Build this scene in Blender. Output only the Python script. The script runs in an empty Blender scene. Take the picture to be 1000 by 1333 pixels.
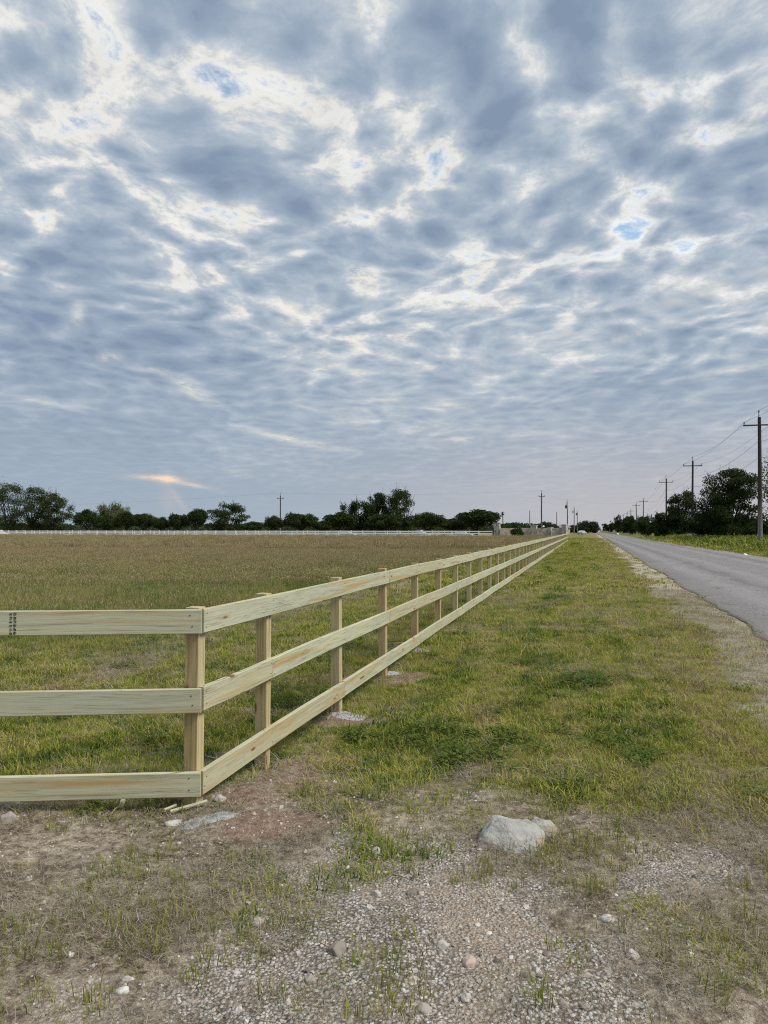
import bpy, bmesh, math, random
import numpy as np
from mathutils import Vector, Matrix, Euler, noise as mnoise

random.seed(7)
rng = np.random.default_rng(11)
sc = bpy.context.scene
COL = sc.collection

# ------------------------------------------------------------------ camera
CAM_H = 1.72
F_PX = 1000.0                       # focal length in photograph pixels (photo is 1000 x 1333)
PITCH = math.atan(23.5 / F_PX)      # the horizon lies a little below the middle
cam_d = bpy.data.cameras.new('camera')
cam_d.sensor_fit = 'VERTICAL'
cam_d.sensor_height = 36.0
cam_d.lens = 36.0 * F_PX / 1333.0
cam_d.clip_start = 0.05
cam_d.clip_end = 9000
cam = bpy.data.objects.new('camera', cam_d)
cam.location = (0, 0, CAM_H)
cam.rotation_euler = (math.pi / 2 + PITCH, 0, 0)
COL.objects.link(cam)
sc.camera = cam


def ray(u, v):
    """world direction seen at a pixel of the photograph"""
    xc, yc = (u - 500) / F_PX, (666.5 - v) / F_PX
    c, s = math.cos(PITCH), math.sin(PITCH)
    return Vector((xc, c - yc * s, s + yc * c))


def at(u, v, depth):
    d = ray(u, v)
    return Vector((0, 0, CAM_H)) + d * (depth / d.y)


# ------------------------------------------------------------------ sky, sun, exposure
SUN_AZ = math.radians(112)      # clockwise from +Y (the view direction)
SUN_EL = math.radians(50)
world = bpy.data.worlds.new('World')
sc.world = world
world.use_nodes = True
WT = world.node_tree
WT.nodes.clear()


class NB:
    """tiny node-graph writer"""
    def __init__(self, tree):
        self.t = tree

    def n(self, kind, **kw):
        nd = self.t.nodes.new(kind)
        for k, v in kw.items():
            setattr(nd, k, v)
        return nd

    def put(self, sock, v):
        if isinstance(v, bpy.types.NodeSocket):
            self.t.links.new(v, sock)
        elif v is not None:
            if isinstance(v, tuple) and len(v) == 3 and sock.type == 'RGBA':
                v = (*v, 1)
            sock.default_value = v

    def m(self, op, a, b=None, c=None, clamp=False):
        nd = self.n('ShaderNodeMath', operation=op, use_clamp=clamp)
        for i, v in enumerate((a, b, c)):
            self.put(nd.inputs[i], v)
        return nd.outputs[0]

    def v(self, op, a, b=None, scale=None):
        nd = self.n('ShaderNodeVectorMath', operation=op)
        self.put(nd.inputs[0], a)
        if b is not None:
            self.put(nd.inputs[1], b)
        if scale is not None:
            self.put(nd.inputs['Scale'], scale)
        return nd.outputs['Value'] if op in ('DOT_PRODUCT', 'LENGTH', 'DISTANCE') else nd.outputs[0]

    def xyz(self, x, y, z):
        nd = self.n('ShaderNodeCombineXYZ')
        for i, v in enumerate((x, y, z)):
            self.put(nd.inputs[i], v)
        return nd.outputs[0]

    def sep(self, v):
        nd = self.n('ShaderNodeSeparateXYZ')
        self.put(nd.inputs[0], v)
        return nd.outputs

    def noise(self, vec, scale, detail=4, rough=.5, dist=0., lac=2.):
        nd = self.n('ShaderNodeTexNoise')
        self.put(nd.inputs['Vector'], vec)
        nd.inputs['Scale'].default_value = scale
        nd.inputs['Detail'].default_value = detail
        nd.inputs['Roughness'].default_value = rough
        nd.inputs['Lacunarity'].default_value = lac
        nd.inputs['Distortion'].default_value = dist
        return nd.outputs[0]

    def ramp(self, f, stops, mode='LINEAR'):
        nd = self.n('ShaderNodeValToRGB')
        nd.color_ramp.interpolation = mode
        els = nd.color_ramp.elements
        while len(els) < len(stops):
            els.new(.5)
        for e, (p, c) in zip(els, stops):
            e.position = p
            e.color = (*c, 1) if not isinstance(c, (int, float)) else (c, c, c, 1)
        self.put(nd.inputs[0], f)
        return nd.outputs[0]

    def smooth(self, f, a, b, lo=0., hi=1.):
        nd = self.n('ShaderNodeMapRange', interpolation_type='SMOOTHSTEP')
        for i, v in enumerate((f, a, b, lo, hi)):
            self.put(nd.inputs[i], v)
        return nd.outputs[0]

    def mix(self, f, a, b, kind='MIX'):
        nd = self.n('ShaderNodeMix', data_type='RGBA', blend_type=kind)
        self.put(nd.inputs[0], f)
        self.put(nd.inputs[6], a)
        self.put(nd.inputs[7], b)
        return nd.outputs[2]


W = NB(WT)


def sq(x):
    return W.m('MULTIPLY', x, x)


tc = W.n('ShaderNodeTexCoord').outputs['Generated']
dirv = W.v('NORMALIZE', tc)
dx, dy, dz = W.sep(dirv)
zc = W.m('MAXIMUM', dz, 0.0)
den = W.m('ADD', zc, 0.085)
# the cloud deck is a flat layer seen from below: direction -> point on the layer
pl = W.xyz(W.m('DIVIDE', dx, den), W.m('DIVIDE', dy, den), 0.37)
# break the grid, shear the rows a little as the wind does
wv = W.n('ShaderNodeTexNoise')
W.put(wv.inputs['Vector'], pl)
wv.inputs['Scale'].default_value = 1.7
wv.inputs['Detail'].default_value = 3
pw = W.v('ADD', pl, W.v('SCALE', W.v('SUBTRACT', wv.outputs[1], (.5, .5, .5)), scale=.26))
pw = W.v('MULTIPLY', pw, (1.1, .86, 1.0))
big = W.noise(pw, 1.0, 2, .5)
cell = W.noise(pw, 5.0, 3.4, .55)
fine = W.noise(pw, 15.0, 7, .72, .1)
pv = W.v('ADD', pw, W.v('SCALE', W.v('SUBTRACT', wv.outputs[1], (.5, .5, .5)), scale=.22))
vor = W.n('ShaderNodeTexVoronoi', feature='SMOOTH_F1', voronoi_dimensions='2D')
W.put(vor.inputs['Vector'], W.v('MULTIPLY', pv, (1., 1., 1.)))
vor.inputs['Scale'].default_value = 8.2
vor.inputs['Smoothness'].default_value = .75
vor.inputs['Randomness'].default_value = 1.
low2 = W.smooth(dz, .36, .12)
dens = W.m('MULTIPLY_ADD', big, .46, .680 - .23)
cell = W.m('MULTIPLY', W.m('SUBTRACT', cell, .5), .85)
cell = W.m('MULTIPLY_ADD', W.m('SUBTRACT', .36, vor.outputs['Distance']), .46, cell)
cell = W.m('MULTIPLY', cell, W.m('MULTIPLY_ADD', low2, -.52, 1.))
dens = W.m('ADD', cell, dens)

# places where the deck of this particular sky is thicker (+) or thinner (-): photo pixel, half sizes, tilt, amount
BLOBS = [
    (70, 125, 110, 45, -8, -.14), (270, 78, 85, 30, 10, -.13), (440, 45, 70, 35, 0, -.12), (370, 150, 60, 22, 12, -.10),
    (485, 195, 70, 34, 15, -.17), (600, 216, 80, 16, 3, -.13), (205, 335, 45, 50, 20, -.12), (255, 285, 75, 16, -6, -.10),
    (905, 85, 95, 20, -18, -.16), (775, 165, 65, 20, -8, -.15), (835, 280, 32, 28, 0, -.15), (395, 400, 45, 18, -8, -.13),
    (30, 20, 60, 25, 0, -.10), (760, 345, 90, 12, -12, -.09), (650, 385, 110, 14, -10, -.05), (440, 295, 40, 18, 0, -.07),
    (940, 400, 110, 16, -14, -.07), (250, 507, 26, 8, 25, -.17), (450, 540, 60, 12, 10, -.08), (102, 409, 7, 10, 0, -.26),
    (143, 464, 14, 7, 0, -.16), (385, 573, 50, 4.5, 12, -.24), (560, 440, 120, 14, -6, -.06), (585, 530, 40, 6, 0, -.09),
    (60, 525, 60, 6, 8, -.07), (700, 565, 60, 5, 0, -.05), (590, 555, 40, 5, -12, -.08), (310, 615, 18, 4, 8, -.10),
    # blue openings
    (60, 168, 40, 8, -4, -.19), (268, 105, 30, 9, 15, -.22), (412, 150, 16, 10, 20, -.24), (461, 226, 16, 18, 35, -.26),
    (484, 52, 9, 14, 5, -.16), (870, 125, 50, 10, -10, -.20), (950, 98, 30, 7, -15, -.18), (808, 300, 22, 9, 10, -.22),
    (880, 325, 30, 7, 5, -.17), (345, 287, 12, 4, 0, -.16), (590, 243, 20, 4, 0, -.15), (757, 190, 12, 10, 0, -.15),
    # heavy grey patches
    (170, 15, 90, 35, 0, .08), (340, 58, 45, 25, 0, .10), (205, 290, 32, 17, 0, .15), (300, 228, 95, 26, 8, .10),
    (40, 350, 70, 90, 0, .12), (690, 55, 120, 60, 0, .14), (910, 205, 100, 42, 0, .13), (690, 290, 75, 18, 4, .09),
    (455, 330, 55, 16, 0, .10), (110, 310, 70, 20, 8, .10), (340, 370, 90, 20, 0, .08), (230, 440, 170, 40, 0, .09),
    (120, 480, 130, 40, 0, .06), (640, 150, 60, 25, 0, .07), (830, 360, 60, 16, -8, .07), (30, 90, 30, 20, 0, .06),
    (160, 570, 200, 30, 0, .08), (60, 600, 160, 40, 0, .08),
]
acc = None
for (u, v, ru, rv, ang, amp) in BLOBS:
    c = ray(u, v).normalized()
    r = Vector((1, 0, 0))
    r = (r - c * r.dot(c)).normalized()
    up = c.cross(r) * -1
    if up.z < 0:
        up = -up
    a = math.radians(-ang)
    ax = (r * math.cos(a) + up * math.sin(a)) * (F_PX / ru / ray(u, v).length)
    ay = (-r * math.sin(a) + up * math.cos(a)) * (F_PX / rv / ray(u, v).length)
    e = W.m('ADD', sq(W.v('DOT_PRODUCT', dirv, tuple(ax))), sq(W.v('DOT_PRODUCT', dirv, tuple(ay))))
    g = W.m('EXPONENT', W.m('MULTIPLY', e, -.8))
    amp *= .75 if amp > 0 else .82
    acc = W.m('MULTIPLY', g, amp) if acc is None else W.m('MULTIPLY_ADD', g, amp, acc)
# ragged: the fine noise works strongest where the deck is thin
fz = W.m('SUBTRACT', fine, .5)
d0 = W.m('ADD', dens, acc)
thin = W.smooth(d0, .72, .46)
famp = W.m('MULTIPLY', W.m('MULTIPLY_ADD', thin, .60, .34), W.m('MULTIPLY_ADD', low2, -.55, 1.))
d1 = W.m('ADD', d0, W.m('MULTIPLY', fz, famp))
# lower in the sky the deck is seen edge-on and closes up
low = W.smooth(dz, .30, .05)
d1 = W.m('MULTIPLY_ADD', low, .07, d1)
d1 = W.m('MULTIPLY_ADD', W.m('MULTIPLY', low, W.m('SUBTRACT', d1, .70)), -.30, d1)
cloud = W.ramp(W.m('MULTIPLY_ADD', d1, 1.50, -.475, clamp=True), [
    (0., (.80, .83, .85)), (.12, (.84, .85, .84)), (.24, (.69, .705, .705)), (.38, (.535, .575, .61)),
    (.52, (.40, .465, .54)), (.68, (.30, .375, .47)), (1., (.205, .275, .38))])
puff = W.noise(pw, 6.5, 5, .6)
cloud = W.v('SCALE', cloud, scale=W.m('MULTIPLY_ADD', W.m('MULTIPLY', W.m('SUBTRACT', puff, .53), thin), .6, 1.11))
# the sun stands low in front on the left: thin cloud on that side is creamier
sdir = ray(230, 560).normalized()
toward = W.smooth(W.v('DOT_PRODUCT', dirv, tuple(sdir)), .72, 1.)
bright = W.smooth(d1, .62, .44)
cloud = W.mix(W.m('MULTIPLY', W.m('MULTIPLY', toward, bright), .40), cloud, (.98, .90, .76))
sky = W.n('ShaderNodeTexSky', sky_type='NISHITA', sun_disc=False)
sky.sun_elevation = SUN_EL
sky.sun_rotation = SUN_AZ
sky.air_density = 1.2
sky.dust_density = .8
blue = W.v('MULTIPLY', sky.outputs[0], (.20, .195, .18))
cover = W.smooth(d1, .16, .50)
skyc = W.mix(cover, blue, cloud)
# haze near the horizon, a little pink to the right
pink = W.smooth(dx, -.25, .35)
hz = W.mix(pink, (.36, .435, .515), (.52, .505, .525))
hzw = W.smooth(dz, .22, .0)
hzw = W.m('POWER', hzw, 1.35)
skyc = W.mix(W.m('MULTIPLY', hzw, .93), skyc, hz)
# the lit rift low on the left
def streak(u, v, ru, rv, ang):
    c = ray(u, v).normalized()
    r = (Vector((1, 0, 0)) - c * c.x).normalized()
    up = r.cross(c)
    a = math.radians(-ang)
    L = ray(u, v).length
    ax = (r * math.cos(a) + up * math.sin(a)) * (F_PX / ru / L)
    ay = (-r * math.sin(a) + up * math.cos(a)) * (F_PX / rv / L)
    e = W.m('ADD', sq(W.v('DOT_PRODUCT', dirv, tuple(ax))), sq(W.v('DOT_PRODUCT', dirv, tuple(ay))))
    return W.m('EXPONENT', W.m('MULTIPLY', e, -1.))
rag = W.m('MULTIPLY_ADD', fz, 3.2, .80, clamp=True)
s1 = W.m('ADD', W.m('ADD', streak(205, 622, 26, 3.0, 3), streak(217, 624, 9, 5, 0)), W.m('MULTIPLY', streak(245, 630, 26, 2.4, 12), .7))
s1 = W.m('MULTIPLY', W.m('MULTIPLY', s1, rag), .85, clamp=True)
# small rifts lit from behind, lower in the deck
s3 = None
for (u, v, ru, rv, ang, am) in ((385, 573, 48, 4.5, 12, .75), (250, 506, 22, 8, 32, .75), (102, 409, 7, 10, 0, .8), (452, 540, 20, 9, 40, .55), (143, 464, 13, 6, 0, .55), (585, 527, 28, 5, 0, .55),
                                (398, 398, 30, 13, -10, .55), (372, 420, 14, 9, 0, .45), (596, 572, 22, 4, 0, .45), (312, 617, 14, 3.5, 8, .5), (463, 486, 14, 7, 0, .5), (60, 526, 40, 5, 8, .35), (500, 520, 26, 5, 5, .4),
                                (690, 566, 34, 4, 0, .35), (640, 487, 24, 4, 0, .4), (745, 585, 18, 4, 0, .4), (205, 482, 22, 4, 12, .4), (555, 555, 22, 5, -12, .4), (830, 435, 50, 6, -16, .4), (920, 380, 60, 8, -18, .4),
                                (660, 345, 40, 8, -25, .35), (420, 470, 40, 6, -12, .35), (720, 440, 60, 6, -12, .35), (960, 480, 50, 5, -14, .35)):
    g = W.m('MULTIPLY', streak(u, v, ru, rv, ang), am)
    s3 = g if s3 is None else W.m('ADD', s3, g)
rag3 = W.smooth(W.m('ADD', fz, W.m('MULTIPLY', W.m('SUBTRACT', puff, .5), 1.2)), -.16, .22)
skyc = W.mix(W.m('MULTIPLY', s3, rag3, clamp=True), skyc, (.92, .87, .72))
skyc = W.mix(s1, skyc, (.93, .73, .54))
# faint shafts of light falling from the rift
s2 = W.m('ADD', W.m('MULTIPLY', streak(233, 652, 19, 3.6, 57), .20), W.m('MULTIPLY', streak(219, 652, 18, 9, 75), .13))
skyc = W.mix(s2, skyc, (.86, .66, .48))
below = W.smooth(dz, .0, -.05)
skyc = W.mix(below, skyc, (.16, .15, .10))
bg = W.n('ShaderNodeBackground')
W.put(bg.inputs[0], W.v('SCALE', skyc, scale=10.0))
bg.inputs[1].default_value = .10
wo = W.n('ShaderNodeOutputWorld')
WT.links.new(bg.outputs[0], wo.inputs[0])

sun_d = bpy.data.lights.new('sun', 'SUN')
sun_d.energy = 3.9
sun_d.angle = math.radians(22)      # a veiled sun: hardly any shadow edge
sun_d.color = (1., .96, .90)
sun = bpy.data.objects.new('sun', sun_d)
to_sun = Vector((math.sin(SUN_AZ) * math.cos(SUN_EL), math.cos(SUN_AZ) * math.cos(SUN_EL), math.sin(SUN_EL)))
sun.rotation_euler = to_sun.to_track_quat('Z', 'Y').to_euler()
sun.location = to_sun * 50
COL.objects.link(sun)

sc.view_settings.view_transform = 'Standard'
sc.view_settings.look = 'None'
sc.view_settings.exposure = 0.0
sc.view_settings.gamma = 1.0
sc.view_settings.use_curve_mapping = False
try:
    sc.cycles.use_denoising = False     # keep the grain of grass and grit
    sc.cycles.filter_width = 1.15
    sc.cycles.max_bounces = 6
    sc.cycles.diffuse_bounces = 3
    sc.cycles.transparent_max_bounces = 6
    world.cycles.sampling_method = 'MANUAL'
    world.cycles.sample_map_resolution = 512
except Exception:
    pass

# ------------------------------------------------------------------ helpers
def link(o, parent=None):
    COL.objects.link(o)
    if parent is not None:
        o.parent = parent
    return o


def tag(o, label=None, cat=None, group=None, kind=None):
    for k, v in (('label', label), ('category', cat), ('group', group), ('kind', kind)):
        if v:
            o[k] = v
    return o


def empty(name, loc=(0, 0, 0), rz=0.):
    o = bpy.data.objects.new(name, None)
    o.empty_display_size = .2
    o.location = loc
    o.rotation_euler = (0, 0, rz)
    return link(o)


def mesh_obj(name, verts, faces, mat, parent=None, smooth=False, loc=None):
    me = bpy.data.meshes.new(name)
    me.from_pydata([tuple(v) for v in verts], [], faces)
    for m in (mat if isinstance(mat, (list, tuple)) else [mat]):
        me.materials.append(m)
    if smooth:
        me.polygons.foreach_set('use_smooth', [True] * len(me.polygons))
    me.update()
    o = bpy.data.objects.new(name, me)
    if loc is not None:
        o.location = loc
    return link(o, parent)


def bm_obj(name, bm, mat, parent=None, smooth=False):
    me = bpy.data.meshes.new(name)
    bm.normal_update()
    bm.to_mesh(me)
    bm.free()
    for m in (mat if isinstance(mat, (list, tuple)) else [mat]):
        me.materials.append(m)
    if smooth:
        me.polygons.foreach_set('use_smooth', [True] * len(me.polygons))
    return link(bpy.data.objects.new(name, me), parent)


def bm_box(bm, lo, hi, bevel=0.):
    r = bmesh.ops.create_cube(bm, size=1.)
    vs = r['verts']
    for v in vs:
        v.co = Vector([lo[i] + (v.co[i] + .5) * (hi[i] - lo[i]) for i in range(3)])
    if bevel:
        es = list({e for v in vs for e in v.link_edges})
        bmesh.ops.bevel(bm, geom=es, offset=bevel, segments=2, affect='EDGES', profile=.6)


def bm_tube(bm, pts, radii, n=8, cap=True):
    rings = []
    pts = [Vector(p) for p in pts]
    for i, p in enumerate(pts):
        d = (pts[min(i + 1, len(pts) - 1)] - pts[max(i - 1, 0)]).normalized()
        a = d.cross(Vector((0, 0, 1)) if abs(d.z) < .9 else Vector((1, 0, 0))).normalized()
        b = d.cross(a)
        rings.append([bm.verts.new(p + (a * math.cos(6.2832 * k / n) + b * math.sin(6.2832 * k / n)) * radii[i]) for k in range(n)])
    for r0, r1 in zip(rings, rings[1:]):
        for k in range(n):
            bm.faces.new((r0[k], r0[(k + 1) % n], r1[(k + 1) % n], r1[k]))
    if cap:
        bm.faces.new(rings[0])
        bm.faces.new(rings[-1][::-1])


def copy_tree(o, parent=None):
    c = o.copy()
    COL.objects.link(c)
    c.parent = parent
    for ch in list(o.children):
        copy_tree(ch, c)
    return c


def material(name, build, rough=.85, spec=.2):
    m = bpy.data.materials.new(name)
    m.use_nodes = True
    t = m.node_tree
    t.nodes.clear()
    N = NB(t)
    out = N.n('ShaderNodeOutputMaterial')
    res = build(N)
    if not isinstance(res, dict):
        res = {'color': res}
    if res.get('leaf') is not None:
        d = N.n('ShaderNodeBsdfDiffuse')
        tr = N.n('ShaderNodeBsdfTranslucent')
        N.put(d.inputs[0], res['color'])
        N.put(tr.inputs[0], res['color'])
        mx = N.n('ShaderNodeMixShader')
        mx.inputs[0].default_value = res['leaf']
        t.links.new(d.outputs[0], mx.inputs[1])
        t.links.new(tr.outputs[0], mx.inputs[2])
        t.links.new(mx.outputs[0], out.inputs[0])
        return m
    p = N.n('ShaderNodeBsdfPrincipled')
    N.put(p.inputs['Base Color'], res['color'])
    N.put(p.inputs['Roughness'], res.get('rough', rough))
    N.put(p.inputs['Specular IOR Level'], res.get('spec', spec))
    if res.get('metal') is not None:
        N.put(p.inputs['Metallic'], res['metal'])
    if res.get('bump') is not None:
        b = N.n('ShaderNodeBump')
        b.inputs['Strength'].default_value = res.get('bstr', .5)
        b.inputs['Distance'].default_value = res.get('bdist', .01)
        N.put(b.inputs['Height'], res['bump'])
        t.links.new(b.outputs[0], p.inputs['Normal'])
    t.links.new(p.outputs[0], out.inputs[0])
    return m


def flat(name, col, rough=.8, spec=.2, vary=.12, scale=6.):
    def b(N):
        P = N.n('ShaderNodeNewGeometry').outputs['Position']
        n = N.noise(P, scale, 4, .6)
        f = N.m('MULTIPLY_ADD', n, 2 * vary, 1 - vary)
        return {'color': N.v('SCALE', tuple(col), scale=f), 'rough': rough, 'spec': spec}
    return material(name, b)


# ------------------------------------------------------------------ the lie of the land
C0 = np.array([-1.14, 4.80])                    # outer corner of the new fence
AF = math.atan(.26)
DF = np.array([math.sin(AF), math.cos(AF)])     # along the long run
NF = np.array([math.cos(AF), -math.sin(AF)])    # from the fence to the road
DL = np.array([-1.215, -.09])
DL = DL / np.linalg.norm(DL)
NL = np.array([DL[1], -DL[0]])                  # away from the camera


def hash2(ix, iy, seed):
    h = (ix.astype(np.int64) * 374761393 + iy.astype(np.int64) * 668265263 + seed * 974634777) & 0xffffffff
    h = ((h ^ (h >> 13)) * 1274126177) & 0xffffffff
    h = (h ^ (h >> 16)) & 0xffffffff
    return h / 4294967295.0


def vnoise(x, y, seed=0):
    ix, iy = np.floor(x), np.floor(y)
    fx, fy = x - ix, y - iy
    fx, fy = fx * fx * (3 - 2 * fx), fy * fy * (3 - 2 * fy)
    a, b = hash2(ix, iy, seed), hash2(ix + 1, iy, seed)
    c, d = hash2(ix, iy + 1, seed), hash2(ix + 1, iy + 1, seed)
    return (a + (b - a) * fx) * (1 - fy) + (c + (d - c) * fx) * fy


def fbm(x, y, scale, octaves=4, seed=0, gain=.5):
    s, a, n = 0., 1., 0.
    for k in range(octaves):
        s = s + a * vnoise(x * scale * 2 ** k + 17.3 * k, y * scale * 2 ** k - 9.1 * k, seed + k)
        n += a
        a *= gain
    return s / n


def sstep(a, b, x):
    t = np.clip((x - a) / (b - a), 0, 1)
    return t * t * (3 - 2 * t)


def st(x, y):
    dx, dy = x - C0[0], y - C0[1]
    return dx * NF[0] + dy * NF[1], dx * DF[0] + dy * DF[1], dx * NL[0] + dy * NL[1]


def road_l(y):
    return .27 * y + 2.81


def road_r(y):
    return .262 * y + 11.4


POST_T = [.072, 1.15]
while POST_T[-1] < 116:
    POST_T.append(POST_T[-1] + 1.83)


def fence_pt(t, s):
    return C0 + DF * t + NF * s


MOUNDS = [(-.70, 4.55, .42, .26, .045, 1.), (-.55, 5.35, .50, .30, .05, .9), (-.9, 5.0, .35, .25, .03, .8), (-.72, 5.75, .42, .22, .01, 1.), (-.33, 7.45, .40, .30, .0, 1.), (.12, 9.3, .40, .34, .0, .9), (-.55, 6.3, .22, .5, .0, .7)]
_r = np.random.default_rng(5)
for k, t in enumerate(POST_T[1:26]):
    p = fence_pt(t + _r.uniform(-.05, .2), -.08 + _r.uniform(-.15, .25))
    MOUNDS.append((p[0], p[1], _r.uniform(.22, .42), _r.uniform(.2, .3), _r.uniform(.02, .06), _r.uniform(.55, 1.)))
# bare earth patches beside the posts on the field side
for k, t in enumerate(POST_T[1:12]):
    p = fence_pt(t + _r.uniform(-.3, .5), -.55 + _r.uniform(-.3, .2))
    MOUNDS.append((p[0], p[1], _r.uniform(.3, .55), _r.uniform(.15, .3), .03, _r.uniform(.5, .9)))


def zones(x, y):
    s, t, q = st(x, y)
    e1 = fbm(x, y, 1.6, 4, 3) - .5
    e2 = fbm(x, y, .55, 3, 8) - .5
    e3 = fbm(x, y, 5., 3, 21) - .5
    yb = np.interp(x, [-1.2, -.4, .4, 1., 2., 3.2], [5.1, 5.12, 5.0, 4.85, 4.6, 4.3])
    front = np.where((s < 0) & (q > -.6), q + 4.78, y + 5. - yb) - 5.        # >0 : grass begins
    grass = sstep(-.42, .42, front + e1 * 1.7 + e3 * .8)
    grass = np.maximum(grass, .5 * sstep(.09, .24, e1 + .35 * e3 + .05 * (x > .7) - .10 * np.exp(-((x - .25) / .45) ** 2)) * sstep(-3.2, -.2, front))
    # shoulder of the road
    dl = road_l(y) - x
    shw = .85 + e2 * .9
    shoulder = (1 - sstep(shw, shw + .45, dl + e1 * .5)) * sstep(-.8, 0., dl) * (y > -2)
    drive = sstep(109, 111, y + e2 * 3) * (1 - sstep(118, 121, y + e2 * 3)) * (s > 1.) * (dl > -.5)
    right = sstep(0, .5, x - road_r(y))
    field = (s < 0) & (q > 0)
    tall = np.where(field, sstep(3.2, 6.6, -s + e2 * 2.6 + e1 * 2.) * sstep(4.0, 8.6, q + e2 * 3. + e1 * 2.2), 0.)
    # raked-up dead cuttings on the mown strip
    wind = np.exp(-((-s - 3.35 - e2 * .8) / .42) ** 2) * sstep(-.14, .16, e1 + .10) + .7 * np.exp(-((-s - 2.2 - e2) / .3) ** 2) * sstep(0., .2, e1)
    wind = np.where(field, np.clip(wind, 0, 1), 0) * (1 - tall)
    bareg = np.where(s > 0, sstep(.03, .24, e2 * .5 + fbm(x, y, 1.3, 4, 31, .6) - .5 + .10 * np.exp(-(s / .7) ** 2)) * .85, sstep(.04, .22, e1 + e3 * .3) * .75)
    dirt = np.zeros_like(x)
    for (mx, my, rx, ry, h, w) in MOUNDS:
        d = ((x - mx) / rx) ** 2 + ((y - my) / ry) ** 2
        dirt = np.maximum(dirt, w * np.exp(-d * 1.3) * (1. + e3 * 1.2))
    dirt = sstep(.25, .65, dirt)
    # loose limestone in the foreground
    gc = (np.exp(-(((x - .25) / .62) ** 2 + ((y - 3.05) / .85) ** 2)) + .8 * np.exp(-(((x - .05) / .5) ** 2 + ((y - 2.6) / .6) ** 2))
          + .95 * np.exp(-(((x - 1.75) / .55) ** 2 + ((y - 3.9) / .35) ** 2)) + .55 * np.exp(-(((x + .55) / .5) ** 2 + ((y - 2.75) / .5) ** 2))
          + .5 * np.exp(-(((x + .2) / .5) ** 2 + ((y - 3.9) / .4) ** 2)))
    gravel = sstep(.22, .80, gc * 1.2 + .06 - .30 * sstep(-.5, -1.1, x) + e1 * 1.7 + e3 * 1.2) * (1 - grass) * (1 - dirt)
    gravel = np.maximum(gravel, shoulder * sstep(-.05, .15, e1) * .7)
    sand = np.exp(-(((x - .42) / .26) ** 2 + ((y - 3.55) / .55) ** 2)) + .8 * np.exp(-(((x + 1.2) / .35) ** 2 + ((y - 2.9) / .25) ** 2)) + .7 * np.exp(-(((x - .3) / .16) ** 2 + ((y - 2.75) / .2) ** 2))
    sand = sstep(.35, .9, sand + e1 * 1.3 + e3 * .8) * (1 - grass)
    grass = grass * (1 - shoulder * .85) * (1 - dirt * .95) * (1 - drive)
    return dict(s=s, t=t, q=q, grass=grass, shoulder=shoulder, drive=drive, right=right, field=field, tall=tall, wind=wind,
                bareg=bareg, dirt=dirt, gravel=gravel, sand=sand, e1=e1, e2=e2, e3=e3, dl=dl)


def ground_z(x, y):
    x, y = np.asarray(x, float), np.asarray(y, float)
    r = np.hypot(x, y)
    near = 1 - sstep(25, 60, r)
    z = (fbm(x, y, .7, 3, 50) - .5) * .07 * near + (fbm(x, y, 4.5, 3, 60) - .5) * .035 * near * (1 - sstep(10, 20, r))
    for (mx, my, rx, ry, h, w) in MOUNDS:
        z = z + h * np.exp(-(((x - mx) / rx) ** 2 + ((y - my) / ry) ** 2) * 1.2)
    fs_, ft_, _ = st(x, y)
    z = z - (.11 * sstep(.3, 1.2, ft_) * (1 - sstep(3.2, 7.5, ft_)) + .02) * np.exp(-((fs_ - .1) / 1.3) ** 2) * (ft_ > -2)
    rl, rr = road_l(y), road_r(y)
    z = z + .35 * sstep(1.0, 6.0, x - rr)
    inside = sstep(-.6, .1, x - rl) * (1 - sstep(-.1, .6, x - rr))
    edge = np.maximum(sstep(-1.6, -.3, x - rl) * (1 - sstep(.3, 1.6, x - rr)), 0)
    z = z * (1 - edge) - .045 * inside
    return z


def gz(x, y):
    return float(ground_z(np.array([x]), np.array([y]))[0])


def on_ground(u, v):
    """the point of the ground seen at a photograph pixel"""
    d = ray(u, v)
    k = CAM_H / -d.z
    for _ in range(12):
        p = Vector((0, 0, CAM_H)) + d * k
        k = (CAM_H - gz(p.x, p.y)) / -d.z
    return Vector((0, 0, CAM_H)) + d * k


# ------------------------------------------------------------------ ground materials
def fence_s(N, P):
    """signed distance from the fence line, in a shader"""
    return N.v('DOT_PRODUCT', N.v('SUBTRACT', P, (float(C0[0]), float(C0[1]), 0.)), (float(NF[0]), float(NF[1]), 0.))


def turf_tint(N, P, rnd=None):
    """colour of living turf, patchy from lush green over olive to straw"""
    flatP = N.v('MULTIPLY', P, (1, 1, 0))
    a = N.noise(flatP, .75, 3, .55)
    b = N.noise(flatP, 2.7, 3, .6)
    lw = N.noise(N.xyz(fence_s(N, P), N.m('MULTIPLY', N.sep(P)[1], .12), 0.), 1.6, 3, .6)
    c = N.noise(flatP, 9., 2, .5)
    s = fence_s(N, P)
    f = N.m('ADD', N.m('MULTIPLY_ADD', a, .50, -.285), N.m('MULTIPLY_ADD', lw, .55, N.m('MULTIPLY', b, .50)))
    f = N.m('MULTIPLY_ADD', N.smooth(s, 1.4, 4.8), .10, f)
    f = N.m('MULTIPLY_ADD', N.smooth(s, 11., 16.), -.20, f)
    f = N.m('ADD', f, N.m('MULTIPLY', N.m('SUBTRACT', c, .5), .34))
    if rnd is not None:
        f = N.m('ADD', f, N.m('MULTIPLY', N.m('SUBTRACT', rnd, .5), .30))
    return N.ramp(f, [(.28, (.045, .090, .018)), (.38, (.115, .175, .028)), (.46, (.25, .285, .040)), (.55, (.37, .355, .075)), (.64, (.43, .365, .16)), (.74, (.26, .20, .13))])


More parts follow.
